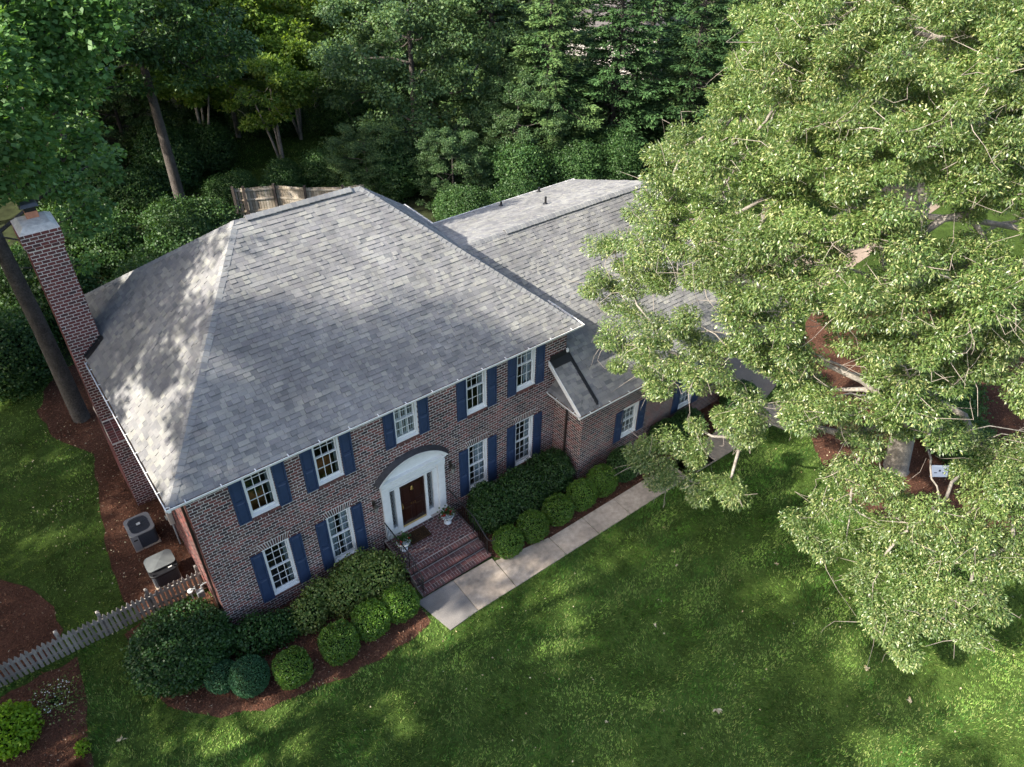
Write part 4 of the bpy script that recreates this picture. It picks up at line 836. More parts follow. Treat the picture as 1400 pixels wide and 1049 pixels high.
# ------------------------------------------------------------------ ground, beds, walk
def wiggle(poly, amp=.12, step=.5):
    out = []; n = len(poly)
    for i in range(n):
        a = np.array(poly[i], float); b = np.array(poly[(i+1) % n], float); L = np.linalg.norm(b-a); k = max(1, int(L/step))
        for j in range(k):
            p = a+(b-a)*j/k
            out.append((p[0]+random.uniform(-amp,amp), p[1]+random.uniform(-amp,amp)))
    return out
def sheet(name, poly, z, material, kind='structure'):
    b = MB(); b.poly([(x,y,z) for x, y in poly]); return tag(b.obj(name, material), kind=kind)
def inside(x, y, poly):
    c = np.zeros(len(x), bool); n = len(poly); j = n-1
    for i in range(n):
        xi, yi = poly[i]; xj, yj = poly[j]
        m_ = ((yi > y) != (yj > y))
        with np.errstate(divide='ignore', invalid='ignore'): t = (xj-xi)*(y-yi)/((yj-yi) if yj != yi else 1e-9)+xi
        c ^= m_ & (x < t); j = i
    return c
sheet('ground', [(-300,-300),(400,-300),(400,400),(-300,400)], GZ-.012, M['forest'])
sheet('lawn', [(-60,-60),(60,-60),(60,17),(-60,17)], GZ-.008, M['grass_ground'])
sheet('back_lawn', wiggle([(9,32),(14,30.5),(24,30),(30,33),(32,44),(20,50),(10,46)],.3), GZ-.008, M['grass_ground'])
frontbed = [(-2.6,2.0),(-2.75,0.2),(-2.3,-1.2),(-1.2,-2.3),(-.2,-2.85),(1.2,-3.2),(2.7,-3.4),(4.2,-3.4),(5.0,-3.35),(5.05,-2.45),(5.25,-2.3),(5.25,.05),(0,.05),(-.05,2.0)]
rightbed = [(7.97,.05),(7.97,-2.5),(8.2,-2.7),(10,-2.98),(15.5,-2.98),(19,-2.7),(21.5,-3.4),(22.2,-1.5),(20.6,.5)]
leftbed = [(-14,1.9),(-14,-7),(-8,-5.6),(-5,-4),(-4.4,-1.6),(-4.1,.4),(-3.9,1.95)]
backleft = [(-14,2.5),(-14,7.5),(-7,7),(-5.2,6.4),(-4.5,5.6),(-4.0,4.2),(-4.1,3.2),(-4.7,2.6)]
housebed = [(.05,2.1),(-2.1,2.2),(-2.3,4.2),(-1.95,6.6),(-1.6,9),(-1.3,10.8),(-2.2,12.7),(-2.4,14.7),(-1.2,17.2),(2.2,17.5),(2.6,11.1),(.05,10.9)]
oakbed = [(19.9,-8.8),(20.6,-6.7),(21.9,-5.0),(24,-3.2),(26,-1.4),(29.5,.2),(36,-1),(34,-9),(28,-11.8),(23.8,-13.0),(21.0,-11.5)]
beds = [wiggle(b_,.09,.45) for b_ in (frontbed,rightbed,leftbed,backleft,housebed,oakbed)]
for b_ in beds: sheet('mulch_bed', b_, GZ+.002, M['soil'])
drivep = [(21.3,-2.9),(24,-2.2),(27,-.4),(31,1.2),(60,4),(60,7.5),(31,5.2),(20.9,4.2),(20.7,.5),(22.0,-1.4)]
dv = MB(); dv.poly([(x,y,GZ+.012) for x,y in drivep]); tag(dv.obj('driveway', M['drive']), kind='structure')
walk = empty('walkway', (0,0,0), None, None); tag(walk, kind='structure')
slabs = [((5.02,-2.42),(6.39,-2.42),(6.37,-3.84),(5.30,-3.9),'d'),((6.40,-2.42),(7.93,-2.46),(7.87,-3.85),(6.38,-3.84),''),((7.945,-2.62),(10.01,-2.93),(10.02,-3.85),(7.885,-3.85),'')]
xx = 10.02
while xx < 16.3:
    slabs.append(((xx+.006,-2.95),(xx+1.5,-2.95),(xx+1.5,-3.85),(xx+.006,-3.85),'')); xx += 1.506
pts_i = [(16.05,-2.95),(17.6,-2.9),(19.2,-2.75),(20.6,-2.6),(21.5,-2.5)]; pts_o = [(16.05,-3.85),(17.7,-3.9),(19.4,-3.9),(21.2,-3.9),(22.6,-3.5)]
for i in range(4):
    if pts_i[i][0] >= 16.0: slabs.append((pts_i[i],pts_i[i+1],pts_o[i+1],pts_o[i],''))
slabs = [s for s in slabs if not (s[0][0] > 15.9 and s[0][0] < 16.04)]
walkpolys = []
for (a,b,c,d,kd) in slabs:
    z1 = GZ+.03; mb = MB(); g = .006
    P4 = [a,b,c,d]; cx = sum(p[0] for p in P4)/4; cy = sum(p[1] for p in P4)/4
    q = [(p[0]+(cx-p[0])*g, p[1]+(cy-p[1])*g) for p in P4][::-1]
    mb.hexa([(x,y,GZ-.05) for x,y in q]+[(x,y,z1) for x,y in q])
    o = mb.obj('slab', M['concrete_dark'] if kd else M['concrete'], walk); walkpolys.append([a,b,c,d])
# grass blades (short turf) as real geometry
houseP = [(-.05,-.0),(12.6,-.0),(12.6,-1.5),(20.6,-1.5),(20.6,9),(12.9,9),(12.9,11),(-.05,11)]
def turf(name, x0, x1, y0, y1, dens, hgt, excl, keep=None):
    n = int((x1-x0)*(y1-y0)*dens); x = rng.uniform(x0,x1,n); y = rng.uniform(y0,y1,n)
    m_ = np.ones(n, bool)
    for e in excl: m_ &= ~inside(x, y, e)
    if keep is not None: m_ &= inside(x, y, keep)
    x = x[m_]; y = y[m_]; n = len(x)
    # clumpy growth direction
    ang = 2.2*np.sin(x*.9+y*.5)+1.7*np.sin(y*1.3-x*.4)+rng.normal(size=n)*.9
    patch = .5+.5*np.sin(x*1.7+3*np.sin(y*.8))*np.sin(y*1.9+2*np.sin(x*.7))
    h = hgt*(.65+.5*patch)*rng.uniform(.6,1.3,n)
    k = 4; X = np.repeat(x,k)+rng.normal(size=n*k)*.02; Y = np.repeat(y,k)+rng.normal(size=n*k)*.02; H = np.repeat(h,k)*rng.uniform(.7,1.2,n*k)
    A = np.repeat(ang,k)+rng.normal(size=n*k)*.6; lean = rng.uniform(.35,1.0,n*k)*H*1.1; wv = A+math.pi/2+rng.normal(size=n*k)*.4
    wd = rng.uniform(.005,.010,n*k)
    V = np.empty((n*k,3,3)); V[:,0] = np.c_[X-np.cos(wv)*wd, Y-np.sin(wv)*wd, np.full(n*k,GZ-.01)]; V[:,1] = np.c_[X+np.cos(wv)*wd, Y+np.sin(wv)*wd, np.full(n*k,GZ-.01)]
    V[:,2] = np.c_[X+np.cos(A)*lean, Y+np.sin(A)*lean, GZ+H*.8]
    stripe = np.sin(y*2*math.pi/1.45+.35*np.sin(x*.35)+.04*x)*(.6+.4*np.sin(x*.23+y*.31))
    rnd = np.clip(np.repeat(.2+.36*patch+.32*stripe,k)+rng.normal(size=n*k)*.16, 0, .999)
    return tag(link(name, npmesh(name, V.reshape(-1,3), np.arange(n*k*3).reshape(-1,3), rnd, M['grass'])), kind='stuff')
ex = beds+walkpolys+[houseP, drivep]
view = [(-7,1.8),(-5.6,2.4),(-4,2.4),(-2.4,1.8),(3,-2.5),(9,-2.9),(22,-2.9),(34,-1),(34,-13),(17,-19),(5,-9.5),(-1,-5)]
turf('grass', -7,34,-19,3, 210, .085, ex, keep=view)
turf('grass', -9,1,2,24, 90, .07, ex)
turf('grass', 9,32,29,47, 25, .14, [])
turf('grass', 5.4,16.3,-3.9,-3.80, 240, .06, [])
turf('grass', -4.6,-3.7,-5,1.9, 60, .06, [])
def chips(name, poly, dens):
    xs = [p[0] for p in poly]; ys = [p[1] for p in poly]; n = int((max(xs)-min(xs))*(max(ys)-min(ys))*dens)
    x = rng.uniform(min(xs)-.1,max(xs)+.1,n); y = rng.uniform(min(ys)-.1,max(ys)+.1,n); m_ = inside(x,y,poly) & ~inside(x,y,houseP)
    for wp in walkpolys: m_ &= ~inside(x,y,wp)
    x = x[m_]; y = y[m_]; n = len(x)
    A = rng.normal(size=(n,3)); A[:,2] *= .35; N_ = rng.normal(size=(n,3))*.5; N_[:,2] = 1
    V,F,r_ = leaves(np.c_[x,y,np.full(n,GZ+.012)+rng.uniform(0,.03,n)], A, N_, rng.uniform(.03,.11,n), rng.uniform(.006,.018,n), rng.random(n), fold=.1)
    tag(link(name, npmesh(name, V,F,r_, M['chip'])), kind='stuff')
for b_, dn in zip(beds, (330,260,300,200,230,120)): chips('mulch_chips', b_, dn)

rng = np.random.default_rng(77); random.seed(9)
# ------------------------------------------------------------------ shrubs
def ellip(c, r, seg=12, rings=8):
    V = []; F = []
    for i in range(rings+1):
        ph = math.pi*i/rings
        for j in range(seg):
            t = 2*math.pi*j/seg; V.append((c[0]+r[0]*math.sin(ph)*math.cos(t), c[1]+r[1]*math.sin(ph)*math.sin(t), c[2]+r[2]*math.cos(ph)))
    for i in range(rings):
        for j in range(seg): F.append((i*seg+j, (i+1)*seg+j, (i+1)*seg+(j+1) % seg, i*seg+(j+1) % seg))
    return np.array(V), np.array(F)
def blob_leaves(blobs, dens, ls, power=2., rough=.06, up=.4, lumps=0.):
    Ps=[];As=[];Ns=[]
    for (c, r) in blobs:
        c = np.array(c); r = np.array(r); area = 4*math.pi*((r[0]*r[1]+r[0]*r[2]+r[1]*r[2])/3); n = int(area*dens)
        d = unit(rng.normal(size=(n,3))); 
        k = (np.abs(d)**power).sum(1)**(-1/power); s = d*k[:,None]
        nz = 1+rng.normal(size=n)*rough
        if lumps: nz += lumps*np.sin(d[:,0]*7+c[0]*3)*np.sin(d[:,1]*8+c[1])*np.sin(d[:,2]*7+1)+lumps*.6*np.sin(d[:,0]*15+d[:,2]*13)
        nz += (rng.random(n) < .02)*rng.uniform(.02,.13,n)
        p = c+s*r*nz[:,None]; m_ = p[:,2] > GZ+.02; p = p[m_]; d = d[m_]
        Ps.append(p); nn = unit(d/r); As.append(nn*.55+rng.normal(size=p.shape)*.7+[0,0,up*.5]); Ns.append(nn+rng.normal(size=p.shape)*.45+[0,0,up])
    P = np.concatenate(Ps); n = len(P)
    return leaves(P, np.concatenate(As), np.concatenate(Ns), rng.uniform(.7,1.3,n)*ls, rng.uniform(.35,.55,n)*ls, rng.random(n))
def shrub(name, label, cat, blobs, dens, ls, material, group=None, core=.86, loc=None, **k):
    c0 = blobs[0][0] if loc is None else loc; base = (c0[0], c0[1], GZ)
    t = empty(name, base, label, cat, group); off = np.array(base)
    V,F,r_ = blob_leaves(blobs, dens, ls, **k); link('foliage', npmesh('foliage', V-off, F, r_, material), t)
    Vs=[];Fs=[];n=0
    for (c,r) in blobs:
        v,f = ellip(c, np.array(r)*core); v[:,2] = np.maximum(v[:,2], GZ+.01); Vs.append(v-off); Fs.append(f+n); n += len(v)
    F_ = np.concatenate(Fs); link('shade_core', npmesh('shade_core', np.concatenate(Vs), F_, np.zeros(len(F_)), M['core']), t)  # solid near-black ellipsoids, painted as the shade inside the foliage
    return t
balls = [((8.57,-2.50),.45,'first clipped boxwood ball right of the steps, beside the railing scroll'),((9.66,-2.47),.46,'second clipped boxwood ball right of the steps along the walk'),((10.83,-2.42),.47,'third clipped boxwood ball right of the steps along the walk'),((11.95,-2.40),.47,'fourth clipped boxwood ball right of the steps, near the wing corner'),((13.02,-2.33),.48,'shaded clipped boxwood ball in front of the wing corner'),
 ((4.45,-2.42),.50,'clipped boxwood ball immediately left of the brick steps'),((3.42,-2.42),.49,'second clipped boxwood ball left of the steps'),((2.30,-2.55),.51,'third clipped boxwood ball left of the steps, in front of the dark bushes'),((.88,-2.45),.48,'fourth clipped boxwood ball left of the steps, standing alone in mulch')]
for (xy, r, lab) in balls:
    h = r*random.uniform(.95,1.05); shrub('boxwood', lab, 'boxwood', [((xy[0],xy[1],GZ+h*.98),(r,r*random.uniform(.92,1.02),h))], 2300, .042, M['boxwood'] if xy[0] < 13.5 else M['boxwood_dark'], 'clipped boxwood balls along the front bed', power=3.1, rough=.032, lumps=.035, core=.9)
shrub('round_shrub', 'round blue green clipped shrub in front of the left house corner', 'shrub', [((-.20,-2.0,GZ+.52),(.53,.52,.55))], 2400, .035, M['blue_shrub'], 'two blue green shrubs by the big round bush', power=2.1, rough=.02, core=.93)
shrub('round_shrub', 'small darker blue green shrub tucked beside the big round bush', 'shrub', [((-.80,-1.45,GZ+.38),(.45,.42,.42))], 1900, .04, M['blue_shrub'], 'two blue green shrubs by the big round bush', rough=.05, core=.88)
shrub('holly_bush', 'very large round dark green bush at the left front corner beside the picket fence', 'bush', [((-1.40,-.10,GZ+.75),(1.30,1.12,.95))], 1300, .075, M['boxwood_dark'], power=2.3, rough=.05, lumps=.05)
azs = [([((.5,-.8,GZ+.42),(.7,.55,.5)),((1.2,-.95,GZ+.35),(.5,.45,.42))], 'loose dark green bush under the lower window nearest the left corner', 'boxwood_dark'),
 ([((2.05,-1.05,GZ+.4),(.5,.5,.48)),((2.6,-.75,GZ+.45),(.45,.45,.55))], 'airy green azalea between the two lower left windows', 'azalea'),
 ([((3.35,-1.15,GZ+.5),(.7,.6,.6)),((4.35,-1.2,GZ+.55),(.8,.7,.62)),((3.9,-.75,GZ+.6),(.75,.5,.6))], 'large yellow green azalea against the wall left of the steps', 'azalea')]
for bl, lab, mt_ in azs: shrub('azalea', lab, 'shrub', bl, 700, .075, M[mt_], 'azaleas along the front wall', rough=.14, lumps=.10, core=.72)
for bl, lab in (([((9.0,-1.2,GZ+.65),(.85,.75,.78)),((8.9,-.75,GZ+.7),(.6,.5,.7))],'dark evergreen hedge bush right of the steps railing'),([((10.2,-1.15,GZ+.68),(.95,.8,.8))],'dark evergreen hedge bush in the middle under the lower right windows'),([((11.4,-1.1,GZ+.68),(.95,.8,.8)),((12.0,-.9,GZ+.6),(.5,.6,.7))],'dark evergreen hedge bush in the corner next to the wing')):
    shrub('hedge_bush', lab, 'hedge', bl, 1000, .06, M['yew'], 'dark hedge under the lower right windows', rough=.07, lumps=.06, core=.84)
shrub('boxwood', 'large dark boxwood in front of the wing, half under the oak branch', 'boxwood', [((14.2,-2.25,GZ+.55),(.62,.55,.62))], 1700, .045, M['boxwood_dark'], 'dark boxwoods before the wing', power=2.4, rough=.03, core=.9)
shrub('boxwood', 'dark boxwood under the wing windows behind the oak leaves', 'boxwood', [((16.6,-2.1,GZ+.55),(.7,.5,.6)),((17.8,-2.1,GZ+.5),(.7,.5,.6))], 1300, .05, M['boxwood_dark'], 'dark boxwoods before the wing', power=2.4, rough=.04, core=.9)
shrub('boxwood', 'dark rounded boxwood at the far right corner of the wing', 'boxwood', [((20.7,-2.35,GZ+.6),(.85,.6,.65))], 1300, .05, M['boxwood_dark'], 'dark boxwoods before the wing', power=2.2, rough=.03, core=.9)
shrub('lime_shrub', 'bright lime green shrub in the mulch at the lower left edge', 'shrub', [((-5.85,.45,GZ+.42),(.62,.62,.45))], 900, .085, M['lime_shrub'], rough=.12, lumps=.08, core=.8)
shrub('seedling', 'tiny bright green plant in the lower left mulch', 'plant', [((-4.5,-1.0,GZ+.08),(.14,.18,.1))], 1500, .06, M['lime_shrub'], rough=.3, core=.3)
t = shrub('dwarf_spirea', 'low sparse shrub with white flowers in the mulch by the fence', 'shrub', [((-4.75,.85,GZ+.12),(.62,.5,.2))], 330, .055, M['azalea'], rough=.4, core=.2)
n = 70; th = rng.uniform(0,6.28,n); rr = np.sqrt(rng.random(n))*.6; P_ = np.c_[rr*np.cos(th), rr*np.sin(th)*.8, rng.uniform(.18,.36,n)]
V,F,r_ = leaves(P_, rng.normal(size=(n,3)), np.tile([[0,0,1.]],(n,1)), np.full(n,.045), np.full(n,.02), rng.random(n)); tag(link('flowers', npmesh('flowers', V,F,rng.random(n), M['white_flower']), t), kind='stuff')
# mounds of dried fern in the lower left mulch
for (x,y,s,lab) in ((-4.75,-1.5,.45,'rounded tuft of brown dried ornamental grass in the lower left mulch'),(-5.1,-2.2,.5,'second tuft of brown dried ornamental grass nearest the lower left corner')):
    n = 1500; th = rng.uniform(0,6.28,n); el = rng.uniform(.1,1.5,n); A = np.c_[np.cos(th)*np.cos(el),np.sin(th)*np.cos(el),np.sin(el)]
    V,F,r_ = leaves(A*s*.2*rng.random((n,1))+[0,0,.02], A+[0,0,.1], rng.normal(size=(n,3)), rng.uniform(.5,1,n)*s*.75, np.full(n,.007), rng.uniform(.25,.6,n)); tag(link('dried_grass', npmesh('dried_grass', V,F,r_, M['chip']), loc=(x,y,GZ)), lab, 'plant', 'dried grass tufts')

# ------------------------------------------------------------------ picket fence
fence = empty('picket_fence', (-.1,2.05,GZ), 'weathered grey wooden picket fence running left from the house corner', 'fence')
fence.location = (0,0,0)
def pk(h, w=.088, t=.019):
    b = MB(); b.hexa([(-w/2,-t/2,0),(w/2,-t/2,0),(w/2,t/2,0),(-w/2,t/2,0),(-w/2,-t/2,h-.09),(w/2,-t/2,h-.09),(w/2,t/2,h-.09),(-w/2,t/2,h-.09)])
    b.hexa([(-w/2,-t/2,h-.09),(w/2,-t/2,h-.09),(w/2,t/2,h-.09),(-w/2,t/2,h-.09),(-.006,-t/2,h),(.006,-t/2,h),(.006,t/2,h),(-.006,t/2,h)], 0, (1,2,3,4,5)); return b.mesh('picket', M['wood'])
pks = [pk(.93), pk(.91), pk(.95)]
fd = Vector((-1,.028,0)).normalized(); fa = math.atan2(fd.y,fd.x)+math.pi
i = 0; s = .10
while s < 9.2:
    p = Vector((-.06,2.08,0))+fd*s; o = link('picket', pks[i % 3], fence, (p.x,p.y,GZ+.04+random.uniform(-.008,.012))); o.rotation_euler = (random.uniform(-.012,.012),random.uniform(-.02,.02),fa); s += .136; i += 1
for z in (.22,.70):
    b = MB(); a = Vector((-.06,2.115,0)); e = a+fd*9.2; n_ = Vector((0,.02,0))
    b.hexa([tuple(e-n_+Vector((0,0,GZ+z))),tuple(a-n_+Vector((0,0,GZ+z))),tuple(a+n_+Vector((0,0,GZ+z))),tuple(e+n_+Vector((0,0,GZ+z))),tuple(e-n_+Vector((0,0,GZ+z+.085))),tuple(a-n_+Vector((0,0,GZ+z+.085))),tuple(a+n_+Vector((0,0,GZ+z+.085))),tuple(e+n_+Vector((0,0,GZ+z+.085)))]); b.obj('rail', M['wood'], fence)
for s in (.05,1.55,2.92,4.05,6.1,8.1):
    p = Vector((-.06,2.18,0))+fd*s; b = MB(); b.box(-.05,.05,-.05,.05,0,1.07); b.hexa([(-.05,-.05,1.07),(.05,-.05,1.07),(.05,.05,1.07),(-.05,.05,1.07),(-.01,-.01,1.12),(.01,-.01,1.12),(.01,.01,1.12),(-.01,.01,1.12)]); b.obj('post', M['wood'], fence).location = (p.x,p.y,GZ)
# rear board fence
rf_ = empty('board_fence', (12,27,GZ), 'sunlit tan wooden board fence behind the house with dark posts', 'fence'); rf_.location = (0,0,0)
fpts = [(11.0,26.9),(11.5,26.6),(13.1,25.9),(14.4,24.6),(16.2,23.4),(17.4,23.0)]
bmesh_ = MB(); bmesh_.box(-.07,.07,-.01,.01,0,1.0); 
for (a,b) in zip(fpts, fpts[1:]):
    a = Vector((*a,0)); b = Vector((*b,0)); d = (b-a); L = d.length; d /= L; ang = math.atan2(d.y,d.x); k = int(L/.15)
    for j in range(k):
        p = a+d*(j+.5)*L/k; h = 1.75+random.uniform(-.02,.03)
        q = MB() if not hasattr(rf_, '_x') else None
        key = 'fb'
        if key not in _pm: bb = MB(); bb.box(-.07,.07,-.01,.01,0,1.8); _pm[key] = bb.mesh('board', M['wood_warm'])
        o = link('board', _pm[key], rf_, (p.x,p.y,GZ+random.uniform(0,.03))); o.rotation_euler = (0,0,ang)
    for z in (.35,1.05,1.62):
        q = MB(); q.box(0,L,-.055,-.015,GZ+z,GZ+z+.09); o = q.obj('rail', M['wood_warm'], rf_); o.location = (a.x,a.y,0); o.rotation_euler = (0,0,ang)
    q = MB(); q.box(-.07,.07,-.19,-.056,GZ,GZ+1.98); o = q.obj('post', M['post_dark'], rf_); o.location = (a.x,a.y,0); o.rotation_euler = (0,0,ang)

# ------------------------------------------------------------------ air conditioners, meters
def rrect(w, d, r, n=5):
    pts = []
    for cx_, cy_, a0_ in ((w/2-r,d/2-r,0),(-w/2+r,d/2-r,90),(-w/2+r,-d/2+r,180),(w/2-r,-d/2+r,270)):
        for i in range(n+1):
            a = math.radians(a0_+90*i/n); pts.append((cx_+r*math.cos(a), cy_+r*math.sin(a)))
    return pts
def prism(mb, pts, z0, z1, s1=1., cap=True):
    n = len(pts)
    for i in range(n):
        a, b = pts[i], pts[(i+1) % n]; mb.quad((a[0],a[1],z0),(b[0],b[1],z0),(b[0]*s1,b[1]*s1,z1),(a[0]*s1,a[1]*s1,z1))
    if cap: mb.poly([(p[0]*s1,p[1]*s1,z1) for p in pts]); mb.poly([(p[0],p[1],z0) for p in pts][::-1])
def ringp(mb, po, pi, z):
    n = len(po)
    for i in range(n): j = (i+1) % n; mb.quad((*po[i],z),(*po[j],z),(*pi[j],z),(*pi[i],z))
ac = empty('air_conditioner', (-.98,5.34,GZ), 'grey air conditioner unit with open round fan grille beside the left wall', 'air conditioner')
w_, d_ = .80, .90
b = MB(); b.box(-.41,.41,-.46,.46,0,.05); b.obj('pad', M['concrete'], ac)
b = MB(); prism(b, rrect(w_-.04,d_-.04,.13), .07, .80); b.obj('coil_cabinet', M['ac_dark'], ac)
b = MB(); b.hexa([(-w_/2,-d_/2-.005,.07),(-.18,-d_/2-.005,.07),(-.18,-d_/2+.05,.07),(-w_/2,-d_/2+.05,.07),(-w_/2,-d_/2-.005,.80),(-.18,-d_/2-.005,.80),(-.18,-d_/2+.05,.80),(-w_/2,-d_/2+.05,.80)]); b.box(-w_/2-.006,-w_/2+.03,-d_/2,-d_/2+.3,.07,.80); b.obj('service_panel', M['ac_grey'], ac)
b = MB(); b.box(-.34,-.22,-d_/2-.012,-d_/2-.005,.58,.64); b.obj('rating_plate', M['black'], ac)
for j in range(9):
    b = MB(); z = .13+j*.072; prism(b, rrect(w_-.01,d_-.01,.13), z, z+.022, cap=False); ringp(b, rrect(w_-.01,d_-.01,.13), rrect(w_-.05,d_-.05,.12), z+.022); b.obj('louvre', M['ac_dark'], ac)
b = MB(); po = rrect(w_+.02,d_+.02,.16); pi = rrect(w_-.18,d_-.14,.2); prism(b, po, .80, .85, cap=False); ringp(b, po, pi, .85)
for i in range(len(pi)):
    j = (i+1) % len(pi); b.quad((*pi[i],.85),(*pi[j],.85),(pi[j][0]*.92,pi[j][1]*.92,.60),(pi[i][0]*.92,pi[i][1]*.92,.60))
b.obj('top_rim', M['ac_grey'], ac)
b = MB(); b.poly([(p[0]*.92,p[1]*.92,.60) for p in pi]); b.obj('fan_well', M['ac_black'], ac)
b = MB()
for s_ in (.2,.34,.48,.62,.76,.9): b.tube([(p[0]*s_,p[1]*s_,.862) for p in pi]+[(pi[0][0]*s_,pi[0][1]*s_,.862)], .005, 4)
for j in range(8):
    t_ = 2*math.pi*j/8+.2; b.tube([(0,0,.868),(.34*math.cos(t_),.38*math.sin(t_),.868)], .006, 4)
b.obj('fan_guard', M['ac_dark'], ac)
b = MB(); b.lathe([(.12,.70),(.12,.74),(.02,.76)], n=14); b.obj('fan_motor', M['ac_grey'], ac)
for j in range(3):
    t_ = 2*math.pi*j/3; c_, s_ = math.cos(t_), math.sin(t_)
    b = MB(); q = [(.11,-.05,.72),(.34,-.12,.70),(.34,.10,.66),(.11,.05,.70)]; b.poly([(x*c_-y*s_,x*s_+y*c_,z) for x,y,z in q]); b.obj('fan_blade', M['ac_grey'], ac)
b = MB(); b.box(-.07,.05,-.04,.06,.872,.885); b.obj('label_plate', M['plate'], ac); ac.scale = (1,1,.86)
ac2 = empty('air_conditioner', (-.92,3.32,GZ), 'dark air conditioner unit with smooth grey top cover just behind the picket fence', 'air conditioner')
b = MB(); b.box(-.41,.41,-.39,.39,0,.05); b.obj('pad', M['concrete'], ac2)
b = MB(); prism(b, rrect(.80,.76,.14), .06, .66); b.obj('coil_cabinet', M['ac_dark'], ac2)
for j in range(16):
    b = MB(); x = -.36+j*.048; b.box(x,x+.014,-.398,-.38,.08,.60); b.obj('grille_bar', M['ac_dark'], ac2)
b = MB(); prism(b, rrect(.88,.84,.18), .64, .70, cap=False); prism(b, rrect(.88,.84,.18), .70, .72, .97); b.obj('lower_rim', M['ac_black'], ac2)
for (x,y) in ((-.33,-.33),(.33,-.33),(-.33,.33),(.33,.33)):
    b = MB(); b.box(x-.02,x+.02,y-.02,y+.02,.72,.80); b.obj('cover_post', M['ac_black'], ac2)
b = MB(); pp = rrect(.86,.66,.15); pp = [(x,y+.10) for x,y in pp]; n = len(pp)
zc_ = lambda x, y: .80+.045*(1-(x/.43)**2)
for i in range(n):
    a_, c_ = pp[i], pp[(i+1) % n]; b.quad((a_[0],a_[1],.79),(c_[0],c_[1],.79),(c_[0],c_[1],zc_(*c_)),(a_[0],a_[1],zc_(*a_))); b.poly([(a_[0],a_[1],zc_(*a_)),(c_[0],c_[1],zc_(*c_)),(0,.10,.865)])
b.obj('top_cover', M['ac_top'], ac2)
b = MB(); b.box(.14,.26,-.30,-.25,.725,.735); b.obj('label_plate', M['plate'], ac2); ac2.scale = (1,1,.88)
em = empty('electric_meter', (-.02,4.35,.9), 'beige electric meter box with conduit on the left wall', 'meter')
b = MB(); b.box(-.16,-.002,-.15,.15,-.25,.28); b.obj('meter_cabinet', M['meter'], em, bevel=.012)
b = MB(); b.tube([(-.08,0,-.25),(-.08,0,-1.35)], .025, 8); b.obj('conduit', M['gas'], em)
b = MB(); b.tube([(-.16,0,.02),(-.22,0,.02)], .085, 12); b.obj('meter_glass', M['lamp_glass'], em)
gm_ = empty('gas_meter', (-.30,1.55,GZ), 'small grey gas meter with pipework at the front left corner of the house', 'meter')
b = MB(); b.box(-.11,.11,-.09,.09,.38,.68); b.obj('meter_body', M['gas'], gm_, bevel=.03)
b = MB(); b.tube([(-.24,.05,0),(-.24,.05,.75),(-.22,.05,.82),(-.10,.03,.84),(-.07,.0,.68)], .02, 8); b.tube([(.07,.0,.68),(.09,.02,.84),(.2,.03,.84),(.26,.03,.84)], .02, 8); b.obj('pipe', M['gas'], gm_)
b = MB(); b.lathe([(.02,-.02),(.085,.0),(.085,.03),(.03,.05),(.03,.09)], (-.24,.05,.78), 12); b.obj('regulator', M['plate'], gm_)
# sign under the oak
sg = empty('yard_sign', (23.4,-9.6,GZ), 'white yard sign with dark marks in the mulch below the big tree', 'sign', rz=math.radians(-38))
sg.scale = (.72,.72,.72)
b = MB(); b.hexa([(-.45,-.01,.32),(.45,-.01,.32),(.45,.01,.32),(-.45,.01,.32),(-.45,.22,.92),(.45,.22,.92),(.45,.24,.92),(-.45,.24,.92)]); b.obj('sign_board', M['sign'], sg)
for x in (-.3,.3): b = MB(); b.tube([(x,.0,0),(x,.02,.34)], .008, 5); b.obj('stake', M['black'], sg)
b = MB(); f_s = lambda x,z: (x,-.014+(z-.32)*.385,z)
for (x0_,x1_,z0_,z1_) in ((-.05,.06,.60,.70),(-.28,-.12,.52,.56),(.15,.30,.52,.56)):
    b.quad(f_s(x0_,z0_),f_s(x1_,z0_),f_s(x1_,z1_),f_s(x0_,z1_))
b.obj('sign_mark', M['sign_ink'], sg)
# fallen leaf sprays on the lawn
for (x,y,s,lab) in ((9.8,-10.5,.26,'largest pale fallen leaf spray, on the lawn at lower centre'),(14.4,-13.7,.2,'pale fallen leaf spray on the lawn below the hanging oak branch'),(-3.6,-1.4,.22,'pale dried leaf spray on the shaded lawn at lower left'),(14.3,-12.4,.2,'pale fallen leaf spray just under the tip of the oak branch'),(10.4,-7.6,.14,'small pale leaf spray in the middle of the lawn'),(15.3,-8.4,.14,'small pale leaf spray near the left edge of the hanging branch'),(7.1,-8.9,.10,'tiny pale leaf on the lawn near the bottom centre'),(12.6,-6.4,.11,'tiny pale leaf on the lawn right of the walk')):
    n = 16; s *= .72; th = rng.normal(size=n)*.9+random.uniform(0,6); A = np.c_[np.cos(th),np.sin(th),rng.uniform(0,.4,n)]
    V,F,r_ = leaves(A*s*.15*rng.random((n,1))+[0,0,.05], A, rng.normal(size=(n,3))*.4+[0,0,1], rng.uniform(.4,1,n)*s, rng.uniform(.08,.16,n)*s, rng.random(n)); tag(link('fallen_leaves', npmesh('fallen_leaves', V,F,r_, M['dry_leaf']), loc=(x,y,GZ+.03)), lab, 'leaves', 'pale leaf sprays fallen on the lawn')
